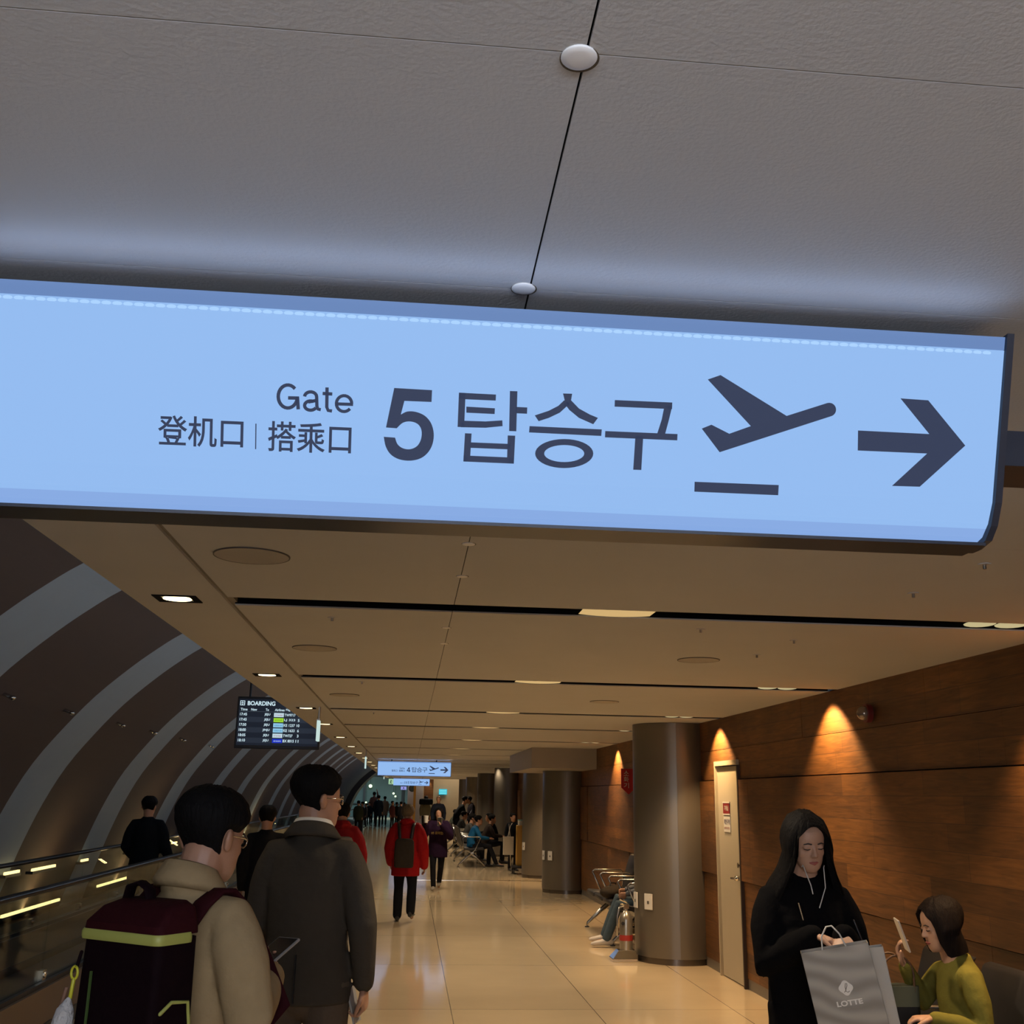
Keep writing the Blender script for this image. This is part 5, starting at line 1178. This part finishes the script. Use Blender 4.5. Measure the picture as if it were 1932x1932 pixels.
phone('pale phone held near the face of the person in the plum sweatshirt', orient(lp(t7, (-.06, .31, 1.43), S7), (1, 0, 0), (0, -.2, 1)), case=(0.45, 0.40, 0.32), w_=.08, h_=.15)
t = thing('drink_cup', 'small pale cup in the raised hand of the person in the plum sweatshirt', 'cup', lp(t7, (.24, .32, 1.40), S7)); mb = MB(); mb.cyl((0, 0, 0), .035, .11, 20, r2=.042); mb.build('cup', M['white_plastic'], t, smooth='auto'); mb = MB(); mb.cyl((0, 0, .11), .044, .012, 20); mb.build('lid', M['white_plastic'], t)

# ---- the person behind the nearest column
jean = fabric('faded_blue_denim', (0.060, 0.085, 0.105))
person('person in jeans and pale sneakers seated behind the nearest column', (2.86, 12.75, 0), radians(90), 1.56, dict(knL=(-.11, .46, .50), knR=(.13, .42, .56), anL=(-.12, .62, .10), toL=(-.13, .77, .05), anR=(.12, .60, .12), toR=(.13, .75, .05), wrL=(-.10, .35, .63), wrR=(.10, .33, .66)), base=SIT, topc=fabric('grey_blue_top', (0.11, 0.12, 0.14)), bot=jean, shoe=mat('pale_pink_sneaker', (0.52, 0.47, 0.42), 0.6), seat=True, vox=.011)
t = thing('handbag', 'dark soft bag slumped on the seat behind the nearest column', 'bag', (2.55, 13.45, .462)); mb = MB(); mb.tube([V(-.12, -.12, .06), V(0, 0, .075), V(.05, .2, .055)], [(.10, .06), (.13, .075), (.08, .05)], 14, side=(1, 0, 0)); mb.build('bag_body', fabric('dark_brown_bag', (0.035, 0.027, 0.02)), t, smooth=True)
mb = MB(); mb.tube([V(-.1, -.1, .10), V(-.05, -.02, .17), V(.03, .08, .16), V(.05, .15, .10)], .008, 8); mb.build('strap', M['black'], t, smooth=True)

# ---- extinguisher on its chrome stand
t = thing('fire_extinguisher', 'silver fire extinguisher on a chrome stand at the foot of the nearest column', 'fire extinguisher', (2.32, 11.62, 0))
mb = MB(); mb.loft([[V(-.16, -.11, 0), V(.10, -.11, 0), V(.10, .11, 0), V(-.16, .11, 0)], [V(-.16, -.11, .03), V(.10, -.11, .03), V(.10, .11, .03), V(-.16, .11, .03)], [V(-.09, -.07, .11), V(.09, -.07, .11), V(.09, .07, .11), V(-.09, .07, .11)]]); mb.build('stand_base', M['chrome'], t, bevel=.004)
mb = MB(); n = 24; mb.loft([[V(cos(2*pi*k/n)*r, sin(2*pi*k/n)*r, z) for k in range(n)] for r, z in ((.068, .11), (.068, .40), (.060, .44), (.035, .475), (.022, .49), (.022, .51))]); mb.build('cylinder', mat('satin_cylinder', (0.40, 0.36, 0.29), 0.28, 0.8), t, smooth='auto')
mb = MB(); mb.box((-.02, -.02, .51), (.03, .02, .55)); mb.tube([V(-.06, 0, .60), V(0, 0, .575), V(.03, 0, .55)], .008, 8); mb.tube([V(-.055, 0, .555), V(.03, 0, .54)], .007, 8); mb.build('valve_lever', M['chrome'], t, smooth='auto')
mb = MB(); mb.tube([V(-.02, 0, .535), V(-.07, -.01, .52), V(-.095, -.02, .44), V(-.095, -.02, .25)], .010, 10); mb.build('hose', M['steel'], t, smooth=True)
mb = MB(); mb.cyl((.0, -.0, .20), .0695, .055, 24); mb.build('red_label', mat('label_red', (0.30, 0.02, 0.015), 0.5), t, smooth='auto')
mb = MB(); mb.cyl((-.045, -.056, .37), .018, -.012, 16, 'y'); mb.build('pressure_gauge', M['black'], t)

# ---- luggage cart and child behind the second and third columns
person('person with black hair in black, half hidden behind the third column', (2.42, 25.2, 0), radians(-160), 1.27, topc=navyj, hem=.7, vox=.015, fingers=False)
t = thing('luggage_cart', 'dark luggage cart with a tall yellow case, left of the third column', 'cart', (2.43, 24.3, 0))
mb = MB(); mb.box((-.12, -.2, .12), (.2, .25, .17)); mb.build('platform', M['black'], t, bevel=.01)
for wx, wy in ((-.08, -.15), (.15, -.15), (-.08, .2), (.15, .2)): mb = MB(); mb.cyl((wx-.015, wy, .055), .055, .03, 18, 'x'); mb.build('wheel', M['black'], t)
mb = MB(); mb.box((-.02, -.12, .17), (.16, .1, 1.02)); mb.build('yellow_case', mat('yellow_case', (0.40, 0.22, 0.03), 0.45), t, bevel=.02)
mb = MB(); mb.tube([V(-.13, .0, .17), V(-.16, .0, .8), V(-.19, -.02, 1.04)], .012, 8); mb.build('push_handle', M['steel'], t, smooth=True)
t = thing('white_bag', 'white bag hanging on the luggage cart by the third column', 'bag', (2.24, 24.15, .40)); mb = MB(); mb.loft([rr(-.13, .10, -.05, .05, z, .02) for z in (0, .02, .36, .38)]); mb.build('bag_body', mat('white_cloth', (0.50, 0.46, 0.38), 0.7), t, smooth='auto')
mb = MB(); mb.tube([V(-.03, 0, .37), V(.02, 0, .60), V(.06, 0, .66)], .008, 6); mb.build('handle', M['white_plastic'], t, smooth=True)
t = thing('white_jar', 'small white tub on top of the yellow case on the cart', 'tub', (2.50, 24.28, 1.02)); mb = MB(); mb.cyl((0, 0, 0), .06, .10, 20); mb.build('tub', M['white_plastic'], t, smooth='auto'); mb = MB(); mb.cyl((0, 0, .10), .064, .02, 20); mb.build('lid', mat('teal_lid', (0.1, 0.3, 0.32), 0.5), t)

# ---- seated travellers
blue = fabric('bright_blue_jacket', (0.012, 0.085, 0.19), 0.6)
sit = lambda lb, x, y, c, rz=-90, h=1.62, **k: person(lb, (x, y, 0), radians(rz), h, dict(head=(0, .16, 1.02), neck=(0, .10, 1.00), chest=(0, .05, .84), shL=(-.175, .09, .95), shR=(.175, .09, .95), elL=(-.22, .20, .72), elR=(.22, .20, .72), wrL=(-.08, .42, .70), wrR=(.08, .42, .70), **k), base=SIT, topc=c, seat=True, vox=.016, fingers=False, group='travellers seated in mid distance')
sit('person in a bright blue jacket and black trousers bent over on the beam seat', 1.55, 26.3, blue, toR=(.11, .78, .06), anR=(.10, .62, .10))
sit('person in a dark top with a pale sleeve seated just behind the blue jacket', 2.00, 27.9, fabric('dark_brown_top', (0.03, 0.022, 0.018)))
sit('person in a grey top seated second behind the blue jacket', 1.55, 28.7, fabric('mid_grey_top', (0.05, 0.048, 0.045)))
sit('person in a black coat seated at the left edge of the fourth column, facing left', 2.38, 30.2, navyj, rz=90)
sit('person in dark grey seated farther back, below the leaning man', 1.55, 33.0, fabric('dark_grey_top', (0.035, 0.035, 0.034)))
sit('person in a grey-green top, farthest of the seated row', 1.50, 37.6, fabric('grey_green_top', (0.045, 0.05, 0.04)))
# ---- standing people farther off
far = lambda lb, x, y, h, c, rz=0, **k: person(lb, (x, y, 0), radians(rz), h, k.pop('P', None), topc=c, vox=k.pop('vox', .02), fingers=False, group=k.pop('group', 'people standing far down the corridor'), **k)
far('person with thin hair in a navy sweater with a pale badge, facing the camera', 1.06, 38.5, 1.62, fabric('navy_sweater', (0.010, 0.012, 0.02)), rz=180, hair='crop', bulk=1.15, haircol=M['skin'], slv=1.2)
far('person in a black suit leaning forward over a glowing phone', 1.60, 36.3, 1.66, navyj, rz=-80, P=dict(head=(0, .30, 1.44), neck=(0, .22, 1.40), chest=(0, .14, 1.24), shL=(-.17, .18, 1.34), shR=(.17, .18, 1.34), elL=(-.2, .26, 1.1), elR=(.2, .26, 1.1), wrL=(-.05, .45, 1.08), wrR=(.05, .45, 1.08)))
phone('glowing phone in front of the leaning person in the black suit', orient((2.06, 36.2, 1.12), (0, 1, 0), (.5, 0, 1)), scr=emit('lit_phone', (0.9, 0.75, 0.6), 1.2), w_=.1, h_=.16)
far('person in a black coat with head bowed, standing left of the fourth column', 2.12, 36.9, 1.66, fabric('black_overcoat', (0.010, 0.009, 0.012)), rz=100, P=dict(head=(0, .10, 1.44)), bulk=1.15)
t = far('person in an olive-grey jacket carrying a black bag on the shoulders, facing away', 0.74, 46.0, 1.62, fabric('olive_grey_jacket', (0.09, 0.085, 0.06)), bulk=1.2)
b = backpack(t[0], t[2], 'black duffel across the shoulders of the person in the olive-grey jacket', .62, .26, .3, 0, navyj, 1.33, -.08)
far('person in a dark navy coat walking away in the far left of the floor', -1.50, 55.9, 1.60, fabric('dark_navy_coat', (0.008, 0.014, 0.024)), hem=.62, bulk=1.2)
far('person in a pale beige coat walking beside the dark navy one', -1.28, 60.5, 1.55, fabric('pale_beige_coat', (0.36, 0.26, 0.17)), hem=.58, bulk=1.15)
far('person in a dull pink top with an arm raised, far off', -1.95, 63.0, 1.78, fabric('dull_pink_top', (0.22, 0.10, 0.07)), P=dict(elR=(.2, .1, 1.5), wrR=(.15, .1, 1.72)))
cr = [('person in dark green among the far crowd, leftmost', 677, 1510, (0.03, 0.035, 0.02)), ('person in black among the far crowd, second from the left', 684, 1512, (0.01, 0.01, 0.012)), ('person in black beside the left window mullion', 697, 1513, (0.008, 0.012, 0.02)), ('person in dark maroon left of the red jacket hat', 741, 1511, (0.05, 0.015, 0.015)), ('person in dark olive right beside the maroon one', 749, 1513, (0.03, 0.03, 0.02)), ('person in black just left of the pale partition', 757, 1512, (0.01, 0.01, 0.012)), ('smaller person in grey at the far window', 691, 1515, (0.06, 0.06, 0.06)), ('person in dark brown beside the far window, near the partition', 763, 1514, (0.03, 0.02, 0.015))]
for k, (lb, px, py, c) in enumerate(cr):
    Y = (47.0 if k < 2 else 52.0) + (k*3.7) % 9*(0.1 if k < 2 else 1); q = atY(px, py, Y); far(lb, q.x, Y, q.z, fabric('crowd_cloth_%d' % k, c), rz=(k*77) % 360, hem=.7, bulk=1.15, vox=.03)
